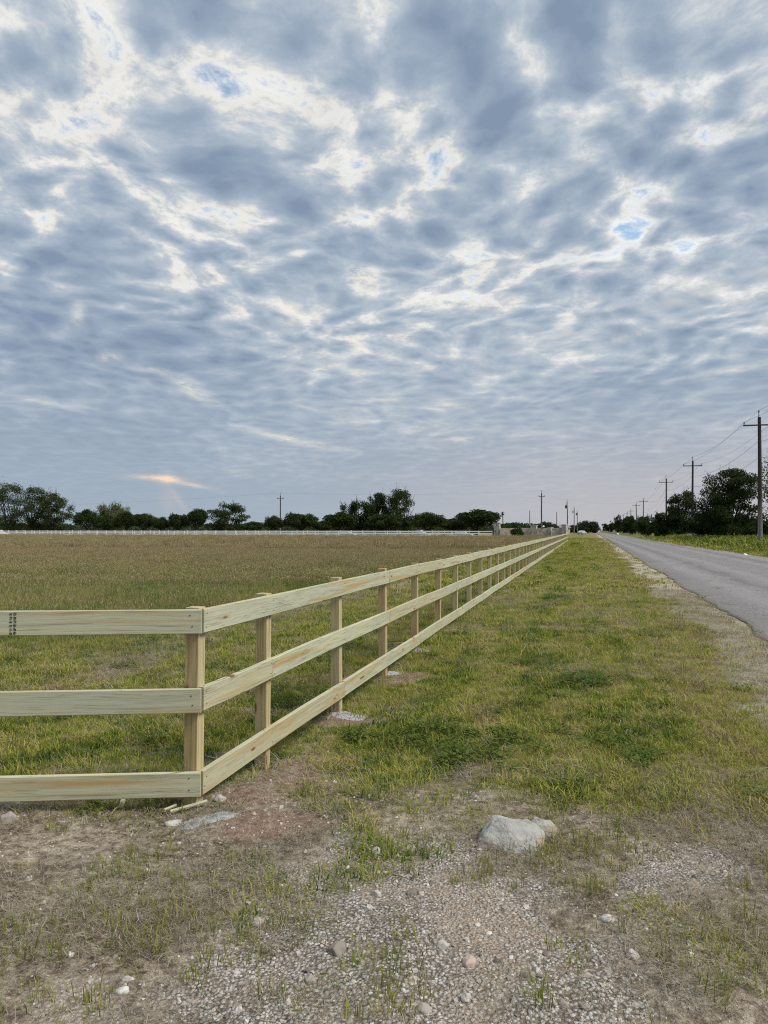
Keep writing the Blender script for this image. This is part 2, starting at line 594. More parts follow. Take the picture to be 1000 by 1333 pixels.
def m_ground(N):
    P = N.n('ShaderNodeNewGeometry').outputs['Position']

    def attr(k):
        nd = N.n('ShaderNodeAttribute')
        nd.attribute_name = k
        return nd.outputs['Fac']
    fl = N.v('MULTIPLY', P, (1, 1, .2))
    n0 = N.noise(fl, 1.7, 4, .6)
    n1 = N.noise(fl, 14., 5, .65)
    n2 = N.noise(fl, 70., 3, .6)
    n3 = N.noise(fl, 210., 2, .6)
    # earth with chaff and dead grass
    soil = N.ramp(N.m('MULTIPLY_ADD', N.m('SUBTRACT', n0, .5), .5, n1), [(.30, (.060, .044, .031)), (.42, (.150, .115, .082)), (.53, (.27, .222, .165)), (.66, (.43, .375, .295))])
    soil = N.mix(N.smooth(n2, .50, .68, 0., .6), soil, (.36, .32, .235))
    soil = N.mix(N.smooth(n2, .46, .32, 0., .6), soil, (.085, .066, .048))
    # limestone grit
    vo = N.n('ShaderNodeTexVoronoi')
    vo.inputs['Scale'].default_value = 62.
    N.put(vo.inputs['Vector'], N.v('ADD', fl, N.v('SCALE', N.n('ShaderNodeTexNoise').outputs[1], scale=.02)))
    cc = N.sep(vo.outputs['Color'])
    grit = N.ramp(cc[0], [(0., (.24, .21, .18)), (.4, (.38, .355, .32)), (.8, (.50, .48, .45)), (1., (.62, .61, .59))])
    grit = N.mix(N.smooth(vo.outputs['Distance'], .42, .62), grit, (.17, .14, .11))
    grit = N.mix(N.smooth(n0, .48, .62, 0., .45), grit, (.40, .315, .24))
    dirt = N.ramp(n1, [(.3, (.13, .085, .06)), (.5, (.235, .165, .12)), (.68, (.34, .255, .19))])
    dirt = N.mix(N.smooth(n2, .56, .70, 0., .5), dirt, (.36, .28, .215))
    dirt = N.mix(N.smooth(n2, .45, .32, 0., .6), dirt, (.085, .05, .036))
    sand = N.ramp(n2, [(.3, (.22, .17, .12)), (.5, (.35, .28, .21)), (.7, (.48, .41, .335))])
    turf = N.mix(.62, turf_tint(N, P), (.060, .048, .028))
    turf = N.mix(N.smooth(n2, .50, .66, 0., .45), turf, (.30, .255, .155))
    # tall hay meadow: tan seed heads above green, streaked
    hay = N.ramp(N.noise(N.v('MULTIPLY', P, (.5, .16, 0)), .55, 4, .6), [(.32, (.18, .19, .065)), (.5, (.26, .225, .10)), (.66, (.31, .25, .135))])
    hay = N.mix(N.smooth(n1, .52, .68, 0., .5), hay, (.14, .15, .045))
    c = soil
    c = N.mix(attr('gravel'), c, grit)
    c = N.mix(attr('sand'), c, N.mix(.45, sand, grit))
    c = N.mix(attr('shoulder'), c, N.mix(N.smooth(n1, .40, .62), (.30, .27, .215), (.42, .37, .285)))
    c = N.mix(attr('turf'), c, turf)
    c = N.mix(attr('cuttings'), c, N.mix(N.smooth(n1, .42, .6), (.16, .115, .085), (.33, .265, .21)))
    c = N.mix(attr('hay'), c, hay)
    c = N.mix(attr('dirt'), c, dirt)
    c = N.mix(attr('drive'), c, (.40, .37, .33))
    h = N.m('ADD', N.m('MULTIPLY', n1, .6), N.m('ADD', N.m('MULTIPLY', n2, .30), N.m('MULTIPLY', n3, .12)))
    h = N.m('SUBTRACT', h, N.m('MULTIPLY', N.m('MULTIPLY', vo.outputs['Distance'], .35), attr('gravel')))
    return {'color': c, 'rough': .95, 'spec': .08, 'bump': h, 'bstr': 1., 'bdist': .045}


# ------------------------------------------------------------------ ground sheet: fine near the camera, reaching the horizon
th = np.concatenate([np.arange(-180, -44, 4.), np.arange(-44, 44, .27), np.arange(44, 180, 4.)]) * math.pi / 180
rad = [.5]
while rad[-1] < 6000:
    rad.append(rad[-1] * (1.0092 if rad[-1] < 40 else 1.02 if rad[-1] < 300 else 1.08))
rad = np.array(rad)
TH, RR = np.meshgrid(th, rad)
GX, GY = RR * np.sin(TH), RR * np.cos(TH)
gx, gy = GX.ravel(), GY.ravel()
gzv = ground_z(gx, gy)
nt, nr = len(th), len(rad)
verts = np.column_stack([gx, gy, gzv])
verts = np.vstack([verts, [[0, 0, gz(0, 0)]]])
i0 = np.arange(nr - 1)[:, None] * nt
j0 = np.arange(nt)[None, :]
j1 = (j0 + 1) % nt
quads = np.stack([i0 + j0, i0 + nt + j0, i0 + nt + j1, i0 + j1], -1).reshape(-1, 4)[:, ::-1]
tris = np.stack([np.full(nt, len(verts) - 1), np.arange(nt), (np.arange(nt) + 1) % nt], -1)[:, ::-1]
me = bpy.data.meshes.new('ground')
me.vertices.add(len(verts))
me.vertices.foreach_set('co', verts.ravel())
nl = quads.size + tris.size
me.loops.add(nl)
me.loops.foreach_set('vertex_index', np.concatenate([quads.ravel(), tris.ravel()]).astype(np.int32))
me.polygons.add(len(quads) + len(tris))
me.polygons.foreach_set('loop_start', np.concatenate([np.arange(len(quads)) * 4, quads.size + np.arange(len(tris)) * 3]).astype(np.int32))
me.update(calc_edges=True)
me.polygons.foreach_set('use_smooth', np.ones(len(quads) + len(tris), bool))
zn = zones(verts[:, 0], verts[:, 1])
far_turf = np.where(np.hypot(verts[:, 0], verts[:, 1]) > 9, zn['grass'] * (1 - .25 * zn['bareg']), zn['grass'] * (1 - zn['bareg'] * .8))
for k, a in (('gravel', zn['gravel']), ('sand', zn['sand']), ('shoulder', zn['shoulder']), ('turf', far_turf), ('cuttings', zn['wind'] * .9),
             ('hay', zn['tall']), ('dirt', zn['dirt']), ('drive', zn['drive'])):
    at_ = me.attributes.new(k, 'FLOAT', 'POINT')
    at_.data.foreach_set('value', np.ascontiguousarray(a, dtype=np.float32))
M_GROUND = material('ground_earth', m_ground)
me.materials.append(M_GROUND)
ground = link(bpy.data.objects.new('ground', me))
tag(ground, kind='structure')


# ------------------------------------------------------------------ road
def m_road(N):
    P = N.n('ShaderNodeNewGeometry').outputs['Position']
    n1 = N.noise(P, .35, 4, .6)
    n2 = N.noise(P, 28., 5, .75)
    al = N.v('MULTIPLY', P, (1., .10, 1.))
    tr = N.noise(al, 1.3, 3, .6)
    c = N.mix(N.smooth(n1, .3, .7), (.145, .140, .142), (.18, .172, .17))
    c = N.mix(N.smooth(tr, .42, .66, 0., .5), c, (.205, .195, .19))
    vo = N.n('ShaderNodeTexVoronoi')
    vo.inputs['Scale'].default_value = 26.
    N.put(vo.inputs['Vector'], P)
    c = N.mix(N.m('MULTIPLY', N.sep(vo.outputs['Color'])[0], .60), c, (.34, .315, .30))
    c = N.mix(N.smooth(n2, .52, .40, 0., .55), c, (.065, .062, .064))
    # wheel tracks worn pale, a darker strip between them, fine cracks
    w = N.m('SUBTRACT', N.sep(P)[0], N.m('MULTIPLY_ADD', N.sep(P)[1], .266, 7.1))
    wob = N.m('MULTIPLY_ADD', N.m('SUBTRACT', n1, .5), 1.2, N.m('ABSOLUTE', w))
    trk = N.m('ADD', N.smooth(N.m('ABSOLUTE', N.m('SUBTRACT', wob, 1.15)), .45, .1), N.smooth(N.m('ABSOLUTE', N.m('SUBTRACT', wob, 2.95)), .45, .1))
    c = N.mix(N.m('MULTIPLY', trk, .28), c, (.30, .285, .275))
    c = N.mix(N.smooth(N.m('ABSOLUTE', N.m('SUBTRACT', wob, 2.05)), .35, .05, 0., .30), c, (.075, .072, .074))
    c = N.mix(N.smooth(N.m('ABSOLUTE', w), 3.5, 4.2, 0., .5), c, (.30, .27, .235))
    cr = N.n('ShaderNodeTexVoronoi', feature='DISTANCE_TO_EDGE')
    cr.inputs['Scale'].default_value = .42
    N.put(cr.inputs['Vector'], N.v('ADD', P, N.v('SCALE', N.xyz(N.noise(P, 1.7, 4, .6), N.noise(N.v('ADD', P, (9., 3., 0.)), 1.7, 4, .6), 0.), scale=1.4)))
    c = N.mix(N.m('MULTIPLY', N.smooth(cr.outputs['Distance'], .012, .004), N.smooth(n1, .45, .6)), c, (.04, .038, .038))
    # pale scuffed patches
    pt = N.noise(N.v('MULTIPLY', P, (1., .35, 1.)), .42, 4, .65)
    c = N.mix(N.smooth(pt, .66, .72, 0., .5), c, (.33, .31, .295))
    return {'color': c, 'rough': .9, 'spec': .15, 'bump': n2, 'bstr': .6, 'bdist': .008}


ys = [-25.]
while ys[-1] < 2600:
    y = ys[-1]
    ys.append(y + max(.14, .012 * abs(y)))
ys = np.array(ys)
el = (fbm(ys, ys * 0, 1.4, 4, 71) - .5) * .34 + (fbm(ys, ys * 0, .25, 2, 72) - .5) * .3
er = (fbm(ys, ys * 0, 1.4, 4, 73) - .5) * .30
rows = []
NCX = 11
for k, y in enumerate(ys):
    a, b = road_l(y) + el[k] * min(1, 1.), road_r(y) + er[k]
    for j in range(NCX):
        w = j / (NCX - 1)
        w = .5 - .5 * math.cos(w * math.pi) if j not in (1, NCX - 2) else (.004 if j == 1 else .996)
        z = -.03 if j in (0, NCX - 1) else .012 + .05 * (1 - (2 * w - 1) ** 2)
        rows.append((a + (b - a) * w, y, z))
faces = []
for k in range(len(ys) - 1):
    for j in range(NCX - 1):
        i = k * NCX + j
        faces.append((i, i + 1, i + NCX + 1, i + NCX))
road = mesh_obj('road', rows, faces, material('asphalt', m_road), smooth=True)
tag(road, kind='structure')


# ------------------------------------------------------------------ scattered small growth and grit (uncountable: stuff)
def blade(vs, fs, tip, base, h, w, yaw, lean, curl, col=0.):
    d = Vector((math.cos(yaw), math.sin(yaw), 0))
    sd = Vector((-d.y, d.x, 0)) * (w * .5)
    up = Vector((0, 0, 1))
    p1 = base + d * (lean * h * .35) + up * (h * .58)
    p2 = base + d * (lean * h + curl * h * .3) + up * (h * (1 - .25 * curl))
    i = len(vs)
    vs += [base - sd, base + sd, p1 + sd * .8, p1 - sd * .8, p2]
    fs += [(i, i + 1, i + 2, i + 3), (i + 3, i + 2, i + 4)]
    tip += [col, col, col + .4, col + .4, col + .9]


def proto(name, vs, fs, tip, mat, coll):
    me = bpy.data.meshes.new(name)
    me.from_pydata([tuple(v) for v in vs], [], fs)
    a = me.attributes.new('tip', 'FLOAT', 'POINT')
    a.data.foreach_set('value', np.array(tip, np.float32))
    me.materials.append(mat)
    o = bpy.data.objects.new(name, me)
    coll.objects.link(o)
    return o


def tuft(name, coll, mat, n, r, h0, h1, w, lean, rs, seeds=0, curl=.5, lying=0.):
    vs, fs, tip = [], [], []
    for k in range(n):
        a, q = rs.uniform(0, 6.283), r * math.sqrt(rs.random())
        b = Vector((q * math.cos(a), q * math.sin(a), -.01))
        h = rs.uniform(h0, h1)
        yaw = a + rs.uniform(-1.2, 1.2) if rs.random() < .7 else rs.uniform(0, 6.283)
        ln = rs.uniform(.1, 1.) * lean
        if rs.random() < lying:
            ln, h = ln * 2.4, h * .45
        blade(vs, fs, tip, b, h, w * rs.uniform(.7, 1.3), yaw, ln, rs.uniform(0, curl), 0. if rs.random() < .75 else .5)
    for k in range(seeds):
        a, q = rs.uniform(0, 6.283), r * math.sqrt(rs.random())
        b = Vector((q * math.cos(a), q * math.sin(a), 0))
        h = h1 * rs.uniform(.7, 1.15)
        d = Vector((math.cos(a + rs.uniform(-1, 1)), math.sin(a + rs.uniform(-1, 1)), 0))
        top = b + Vector((0, 0, h)) + d * h * rs.uniform(.05, .3)
        sd = Vector((-d.y, d.x, 0))
        i = len(vs)
        sw = w * .25
        vs += [b - sd * sw, b + sd * sw, top + sd * sw, top - sd * sw]
        fs.append((i, i + 1, i + 2, i + 3))
        tip += [.3, .3, .8, .8]
        # the seed head: a narrow leaning spindle of two crossed blades
        L = h * rs.uniform(.18, .28)
        ww = w * rs.uniform(.5, 1.0)
        e = top + (Vector((0, 0, .8)) + d * rs.uniform(.1, .6)) * L
        m_ = top.lerp(e, .4)
        for ax in (sd, d):
            i = len(vs)
            vs += [top, m_ + ax * ww, e, m_ - ax * ww]
            fs.append((i, i + 1, i + 2, i + 3))
            tip += [2., 2., 2., 2.]
    return proto(name, vs, fs, tip, mat, coll)


def straw(name, coll, mat, n, r, L0, L1, w, rs):
    """dead stems lying flat on the ground"""
    vs, fs, tip = [], [], []
    for k in range(n):
        a, q = rs.uniform(0, 6.283), r * math.sqrt(rs.random())
        p = Vector((q * math.cos(a), q * math.sin(a), rs.uniform(.002, .02)))
        yaw = rs.uniform(0, 6.283)
        L = rs.uniform(L0, L1)
        bend = rs.gauss(0, .28)
        ww = w * rs.uniform(.6, 1.3)
        prev = None
        for j in range(4):
            d = Vector((math.cos(yaw + bend * j / 3), math.sin(yaw + bend * j / 3), 0))
            sd = Vector((-d.y, d.x, rs.uniform(-.3, .3))) * ww * .5 * (1 - .2 * j)
            vs += [p - sd, p + sd]
            tip += [k % 5 * .25] * 2
            if prev is not None:
                i = len(vs) - 4
                fs.append((i, i + 1, i + 3, i + 2))
            prev = 1
            p = p + d * (L / 3) + Vector((0, 0, rs.uniform(-.008, .012)))
    return proto(name, vs, fs, tip, mat, coll)


def stone_mesh(rs, flatten=.6, sub=1, rough=.25):
    bm = bmesh.new()
    bmesh.ops.create_icosphere(bm, subdivisions=sub, radius=1.)
    off = Vector((rs.uniform(-50, 50), rs.uniform(-50, 50), rs.uniform(-50, 50)))
    sx, sy = rs.uniform(.75, 1.15), rs.uniform(.7, 1.)
    for v in bm.verts:
        n = mnoise.noise(v.co * 1.1 + off) * rough * 1.6 + mnoise.noise(v.co * 2.7 + off) * rough
        v.co *= 1 + n
        v.co = Vector((v.co.x * sx, v.co.y * sy, v.co.z * flatten))
    return bm


def scatter(name, x, y, scl, coll, label, cat, tilt=.12, sink=0., zadd=0.):
    n = len(x)
    if n == 0:
        return
    z = ground_z(x, y) - sink + zadd
    me = bpy.data.meshes.new(name)
    me.vertices.add(n)
    me.vertices.foreach_set('co', np.column_stack([x, y, z]).astype(np.float32).ravel())
    rot = np.column_stack([rng.normal(0, tilt, n), rng.normal(0, tilt, n), rng.uniform(0, 6.283, n)])
    a = me.attributes.new('rot', 'FLOAT_VECTOR', 'POINT')
    a.data.foreach_set('vector', rot.astype(np.float32).ravel())
    a = me.attributes.new('scl', 'FLOAT', 'POINT')
    a.data.foreach_set('value', np.asarray(scl, np.float32))
    a = me.attributes.new('idx', 'INT', 'POINT')
    a.data.foreach_set('value', rng.integers(0, len(coll.objects), n).astype(np.int32))
    o = link(bpy.data.objects.new(name, me))
    g = bpy.data.node_groups.new(name + '_spread', 'GeometryNodeTree')
    g.interface.new_socket('Geometry', in_out='INPUT', socket_type='NodeSocketGeometry')
    g.interface.new_socket('Geometry', in_out='OUTPUT', socket_type='NodeSocketGeometry')
    gi, go = g.nodes.new('NodeGroupInput'), g.nodes.new('NodeGroupOutput')
    ip = g.nodes.new('GeometryNodeInstanceOnPoints')
    ci = g.nodes.new('GeometryNodeCollectionInfo')
    ci.inputs['Collection'].default_value = coll
    ci.inputs['Separate Children'].default_value = True
    ci.inputs['Reset Children'].default_value = True

    def na(k, t):
        nd = g.nodes.new('GeometryNodeInputNamedAttribute')
        nd.data_type = t
        nd.inputs[0].default_value = k
        return nd.outputs[0]
    e2r = g.nodes.new('FunctionNodeEulerToRotation')
    g.links.new(na('rot', 'FLOAT_VECTOR'), e2r.inputs[0])
    g.links.new(gi.outputs[0], ip.inputs['Points'])
    g.links.new(ci.outputs[0], ip.inputs['Instance'])
    ip.inputs['Pick Instance'].default_value = True
    g.links.new(na('idx', 'INT'), ip.inputs['Instance Index'])
    g.links.new(e2r.outputs[0], ip.inputs['Rotation'])
    g.links.new(na('scl', 'FLOAT'), ip.inputs['Scale'])
    g.links.new(ip.outputs[0], go.inputs[0])
    md = o.modifiers.new('spread', 'NODES')
    md.node_group = g
    tag(o, label, cat, kind='stuff')
    return o


def m_blade(kind):
    def b(N):
        P = N.n('ShaderNodeNewGeometry').outputs['Position']
        oi = N.n('ShaderNodeObjectInfo').outputs['Random']
        ta = N.n('ShaderNodeAttribute')
        ta.attribute_name = 'tip'
        tip = ta.outputs['Fac']
        if kind == 'turf':
            c = turf_tint(N, P, oi)
            c = N.mix(N.smooth(tip, .5, 1.5, 0., .75), c, (.36, .31, .165))
        elif kind == 'weed':
            c = N.mix(oi, (.060, .105, .024), (.13, .165, .042))
        elif kind == 'sprig':
            c = N.mix(oi, (.15, .195, .036), (.32, .30, .075))
            c = N.mix(N.smooth(tip, .4, 1.4, 0., .7), c, (.36, .28, .12))
        elif kind == 'straw':
            c = N.mix(tip, (.17, .13, .09), (.46, .41, .31))
            c = N.mix(N.m('MULTIPLY', oi, .6), c, (.25, .225, .165))
        else:   # hay
            fl = N.v('MULTIPLY', P, (1, .35, 0))
            a = N.noise(fl, .55, 5, .65)
            c = N.mix(N.smooth(a, .40, .60), (.125, .205, .042), (.30, .285, .09))
            b2 = N.noise(N.v('MULTIPLY', P, (.35, 1, 0)), .11, 3, .55)
            c = N.mix(N.smooth(b2, .48, .62, 0., .55), c, (.23, .18, .095))
            c = N.mix(N.m('MULTIPLY', oi, .40), c, (.22, .19, .085))
            # the meadow ripens with distance from the mown strip
            ripe = N.smooth(N.sep(P)[1], 16., 75.)
            c = N.mix(N.m('MULTIPLY', ripe, .7), c, (.34, .265, .15))
            c = N.mix(N.smooth(tip, 1.4, 1.9), c, N.mix(oi, (.34, .265, .155), (.46, .385, .23)))
        return {'color': c, 'leaf': .30}
    return material('blades_' + kind, b)


rs = random.Random(3)
M_TURF, M_WEED, M_SPRIG, M_STRAW, M_HAY = [m_blade(k) for k in ('turf', 'weed', 'sprig', 'straw', 'hay')]


def newcoll(n):
    return bpy.data.collections.new(n)


c_turf = newcoll('turf_protos')
for k in range(6):
    tuft('turf_tuft', c_turf, M_TURF, 30, .075, .018, .062, .0050, 1.2, rs, curl=.9, lying=.45)
c_turf2 = newcoll('turf_wide_protos')
for k in range(4):
    tuft('turf_patch', c_turf2, M_TURF, 60, .22, .02, .07, .013, 1.0, rs, curl=.8, lying=.3)
c_turf3 = newcoll('turf_far_protos')
for k in range(3):
    tuft('turf_patch_far', c_turf3, M_TURF, 70, .6, .04, .12, .035, .9, rs, curl=.8, lying=.3)
c_sprig = newcoll('sprig_protos')
for k in range(6):
    tuft('sprig', c_sprig, M_SPRIG, 11, .035, .03, .115, .0034, .6, rs, curl=.7, lying=.25)
c_weed = newcoll('weed_protos')
for k in range(4):
    vs, fs, tip = [], [], []
    for j in range(34):
        a, q = rs.uniform(0, 6.283), .08 * math.sqrt(rs.random())
        b = Vector((q * math.cos(a), q * math.sin(a), rs.uniform(.01, .06)))
        d = Vector((math.cos(a * 3), math.sin(a * 3), rs.uniform(-.2, .5))).normalized()
        sd = d.cross(Vector((rs.uniform(-.3, .3), rs.uniform(-.3, .3), 1))).normalized()
        L = rs.uniform(.014, .03)
        i = len(vs)
        vs += [b, b + d * L * .5 + sd * L * .4, b + d * L, b + d * L * .5 - sd * L * .4]
        fs.append((i, i + 1, i + 2, i + 3))
        tip += [0, .2, .4, .2]
    proto('weed', vs, fs, tip, M_WEED, c_weed)
c_straw = newcoll('straw_protos')
for k in range(5):
    straw('straw', c_straw, M_STRAW, 40, .12, .015, .075, .0024, rs)
c_hay1 = newcoll('hay_protos')
for k in range(5):
    tuft('hay', c_hay1, M_HAY, 46, .17, .06, .24, .007, .7, rs, seeds=2, curl=.6)
c_hay2 = newcoll('hay_wide_protos')
for k in range(4):
    tuft('hay_wide', c_hay2, M_HAY, 110, .6, .07, .24, .018, .6, rs, seeds=20, curl=.6)
c_hay3 = newcoll('hay_far_protos')
for k in range(3):
    tuft('hay_far', c_hay3, M_HAY, 150, 2.0, .12, .26, .06, .5, rs, seeds=130, curl=.6)


def m_stone(N):
    P = N.n('ShaderNodeNewGeometry').outputs['Position']
    oi = N.n('ShaderNodeObjectInfo').outputs['Random']
    c = N.ramp(oi, [(0., (.11, .098, .085)), (.2, (.24, .21, .18)), (.5, (.38, .345, .305)), (.85, (.57, .54, .50)), (1., (.40, .295, .22))])
    n = N.noise(P, 60., 4, .7)
    c = N.mix(N.smooth(n, .45, .7, 0., .5), c, (.30, .255, .20))
    return {'color': c, 'rough': .95, 'spec': .1, 'bump': N.noise(P, 160., 3, .6), 'bstr': .5, 'bdist': .006}


M_STONE = material('limestone_grit', m_stone)
c_stone = newcoll('grit_protos')
for k in range(7):
    bm = stone_mesh(rs, rs.uniform(.55, .9), 1, .42)
    me_ = bpy.data.meshes.new('grit')
    bm.to_mesh(me_)
    bm.free()
    me_.materials.append(M_STONE)
    c_stone.objects.link(bpy.data.objects.new('grit', me_))


def keep(x, y, prob):
    k = rng.random(len(x)) < prob
    return x[k], y[k]


def wedge_area(y0, y1, marg=.9):
    return 2 * ((.58 * y1 * y1 / 2 + marg * y1) - (.58 * y0 * y0 / 2 + marg * y0))


def dense(per_m2, y0, y1, marg=.9):
    n = int(per_m2 * wedge_area(y0, y1, marg))
    y = np.sqrt(rng.random(n) * (y1 ** 2 - y0 ** 2) + y0 ** 2)
    x = rng.uniform(-1, 1, n) * (.58 * y + marg)
    return x, y


def is_road(x, y):
    return (x > road_l(y) - .02) & (x < road_r(y) + .05)


# turf on both sides of the fence
for (nm, coll, d, y0, y1, s0, s1, what) in (
        ('turf_grass', c_turf, 360, 3.0, 9.5, .7, 1.45, 'short patchy green and straw turf beside and behind the new fence'),
        ('turf_grass', c_turf, 120, 9.5, 20., 1.1, 1.9, 'short turf further along the new fence in the middle distance'),
        ('turf_grass', c_turf2, 14, 20., 60., 1., 1.6, 'mown turf of the far verge and beyond the road'),
        ('turf_grass', c_turf3, 1.6, 60., 150., 1., 1.6, 'mown turf near the far end of the verge')):
    x, y = dense(d, y0, y1)
    Z = zones(x, y)
    pr = Z['grass'] * (1 - Z['tall']) * (1 - .80 * Z['bareg']) * (1 - .82 * Z['wind']) * (.55 + .9 * np.clip(Z['e3'] + .5, 0, 1))
    pr = np.where(is_road(x, y), 0, pr)
    x, y = keep(x, y, pr)
    sz = rng.uniform(s0, s1, len(x)) * (.45 + 1.1 * fbm(x, y, 1.5, 4, 90, .6))
    sz = np.where(x > road_r(y), sz * 1.8, sz)
    scatter(nm, x, y, sz, coll, what, 'grass', tilt=.15)
# dark broad-leaved weeds in the lush patch of the verge
x, y = dense(210, 4.6, 14.)
Z = zones(x, y)
lush = np.exp(-(((x - 1.15) / .95) ** 2 + ((y - 6.3) / 1.0) ** 2)) + .8 * np.exp(-(((x - .1) / .6) ** 2 + ((y - 6.9) / .7) ** 2)) + .7 * np.exp(-((Z['s'] - 2.2) / .6) ** 2) * sstep(.0, .15, Z['e2']) + .5 * np.exp(-((Z['s'] + .9) / .5) ** 2) * sstep(.02, .15, Z['e1'])
x, y = keep(x, y, np.clip(sstep(.30, 1.15, lush + Z['e1'] * 1.8 + Z['e3'] * 1.2) * Z['grass'] * .5, 0, 1))
scatter('broadleaf_weeds', x, y, rng.uniform(.8, 1.5, len(x)), c_weed, 'low dark green leafy weeds in the lush patch of the verge', 'weeds')
# sprigs of grass standing in the stony foreground
x, y = dense(420, 1.9, 5.2)
Z = zones(x, y)
pt = fbm(x, y, 2.4, 4, 120)
clump = sum(a * np.exp(-(((x - cx) / rx) ** 2 + ((y - cy) / ry) ** 2)) for (cx, cy, rx, ry, a) in (
    (.0, 2.83, .10, .16, .30), (-.03, 3.05, .07, .10, .25), (-.46, 3.3, .16, .13, .26), (-.42, 2.85, .12, .10, .24), (-.75, 3.15, .15, .13, .20), (.78, 3.1, .14, .13, .24),
    (.55, 2.85, .12, .12, .18), (-1.35, 3.3, .05, .07, .30), (-1.1, 2.85, .2, .12, .16), (1.25, 3.1, .2, .15, .16), (.9, 3.7, .2, .12, .15), (.62, 4.0, .12, .1, .16), (.1, 4.3, .15, .12, .18), (-.2, 3.75, .1, .1, .2)))
pr = sstep(.46, .66, pt + clump * 1.9 - .07 * Z['gravel'] - .22 * Z['sand'] - .3 * Z['dirt']) * .8 * (1 - Z['grass'] * .6)
pr = pr * np.where((Z['s'] < .1) & (y > 4.2), .12, 1.)
x, y = keep(x, y, pr)
scatter('grass_sprigs', x, y, rng.uniform(.3, 1.35, len(x)), c_sprig, 'thin yellow green sprigs growing in the stony foreground', 'grass')
# taller stray stalks in the verge and the mown strip
x, y = dense(34, 4.4, 13.)
Z = zones(x, y)
x, y = keep(x, y, Z['grass'] * (1 - Z['tall']) * sstep(.40, .62, fbm(x, y, 1.9, 3, 170)) * np.where(is_road(x, y), 0, 1))
scatter('grass_stalks', x, y, rng.uniform(.7, 1.7, len(x)), c_sprig, 'stray taller stalks standing in the mown turf', 'grass')
# straw and chaff
x, y = dense(250, 1.8, 5.6)
Z = zones(x, y)
pr = (1 - .75 * Z['gravel']) * (1 - .9 * Z['sand']) * (1 - .8 * Z['dirt']) * (1 - .55 * Z['grass']) * (.12 + .88 * sstep(.40, .60, fbm(x, y, 2.3, 4, 140) + .07 * (x > .9)))
x, y = keep(x, y, pr)
scatter('dead_straw', x, y, rng.uniform(.7, 1.4, len(x)), c_straw, 'dead grey straw lying matted over the bare foreground', 'straw', tilt=.1)
x, y = dense(60, 5.2, 22.)
Z = zones(x, y)
pr = np.clip(.35 * Z['bareg'] + Z['wind'] + .5 * Z['shoulder'] * (x < road_l(y)) + .10, 0, 1) * (1 - Z['tall'])
pr = np.where(is_road(x, y), 0, pr)
x, y = keep(x, y, pr)
scatter('dead_straw', x, y, rng.uniform(1.1, 2.1, len(x)), c_straw, 'dry cuttings and straw strewn over the mown strip and shoulder', 'straw', tilt=.2)
# hay meadow
x, y = dense(80, 8., 24.)
Z = zones(x, y)
x, y = keep(x, y, Z['tall'])
Z = zones(x, y)
scatter('meadow_grass', x, y, rng.uniform(.6, 1.3, len(x)) * (.45 + .55 * sstep(.2, 1., Z['tall'])) * (.7 + .6 * fbm(x, y, .35, 3, 200)), c_hay1, 'tall seeding grass at the near edge of the meadow', 'grass')
x, y = dense(7.5, 22., 66.)
Z = zones(x, y)
x, y = keep(x, y, Z['tall'])
scatter('meadow_grass', x, y, rng.uniform(.8, 1.15, len(x)) * (.75 + .5 * fbm(x, y, .12, 3, 201)), c_hay2, 'tall tan seeding grass in the middle of the meadow', 'grass')
x, y = dense(.75, 62., 213.)
Z = zones(x, y)
x, y = keep(x, y, Z['tall'] * (y < 165 - (x - 23.3) * .367 - 7))
scatter('meadow_grass', x, y, rng.uniform(.85, 1.1, len(x)), c_hay3, 'tan seeding grass of the far meadow before the white fence', 'grass')
# grit
x, y = dense(2300, 1.9, 5.2)
Z = zones(x, y)
pr = np.clip(Z['gravel'] * .8 + .24 + .12 * Z['sand'] + .10 * Z['dirt'], 0, 1) * (1 - .9 * Z['grass'])
x, y = keep(x, y, pr)
r_ = .003 + .010 * rng.random(len(x)) ** 3.
scatter('loose_gravel', x, y, r_, c_stone, 'small pale limestone gravel strewn over the foreground', 'gravel', tilt=.5, sink=.001)
x, y = dense(190, 1.9, 6.)
Z = zones(x, y)
x, y = keep(x, y, np.clip(Z['gravel'] + .24 + .15 * Z['dirt'], 0, 1) * (1 - .93 * Z['grass']))
scatter('coarse_gravel', x, y, .007 + .020 * rng.random(len(x)) ** 3.4, c_stone, 'coarser pale limestone pebbles among the foreground gravel', 'gravel', tilt=.5, sink=.003)
x, y = dense(160, 5., 16.)
Z = zones(x, y)
x, y = keep(x, y, np.where(is_road(x, y), 0, np.clip(Z['shoulder'] * .8 + .3 * Z['dirt'], 0, 1)))
scatter('shoulder_gravel', x, y, .005 + .014 * rng.random(len(x)) ** 3, c_stone, 'pale grit along the road shoulder', 'gravel', tilt=.5, sink=.002)

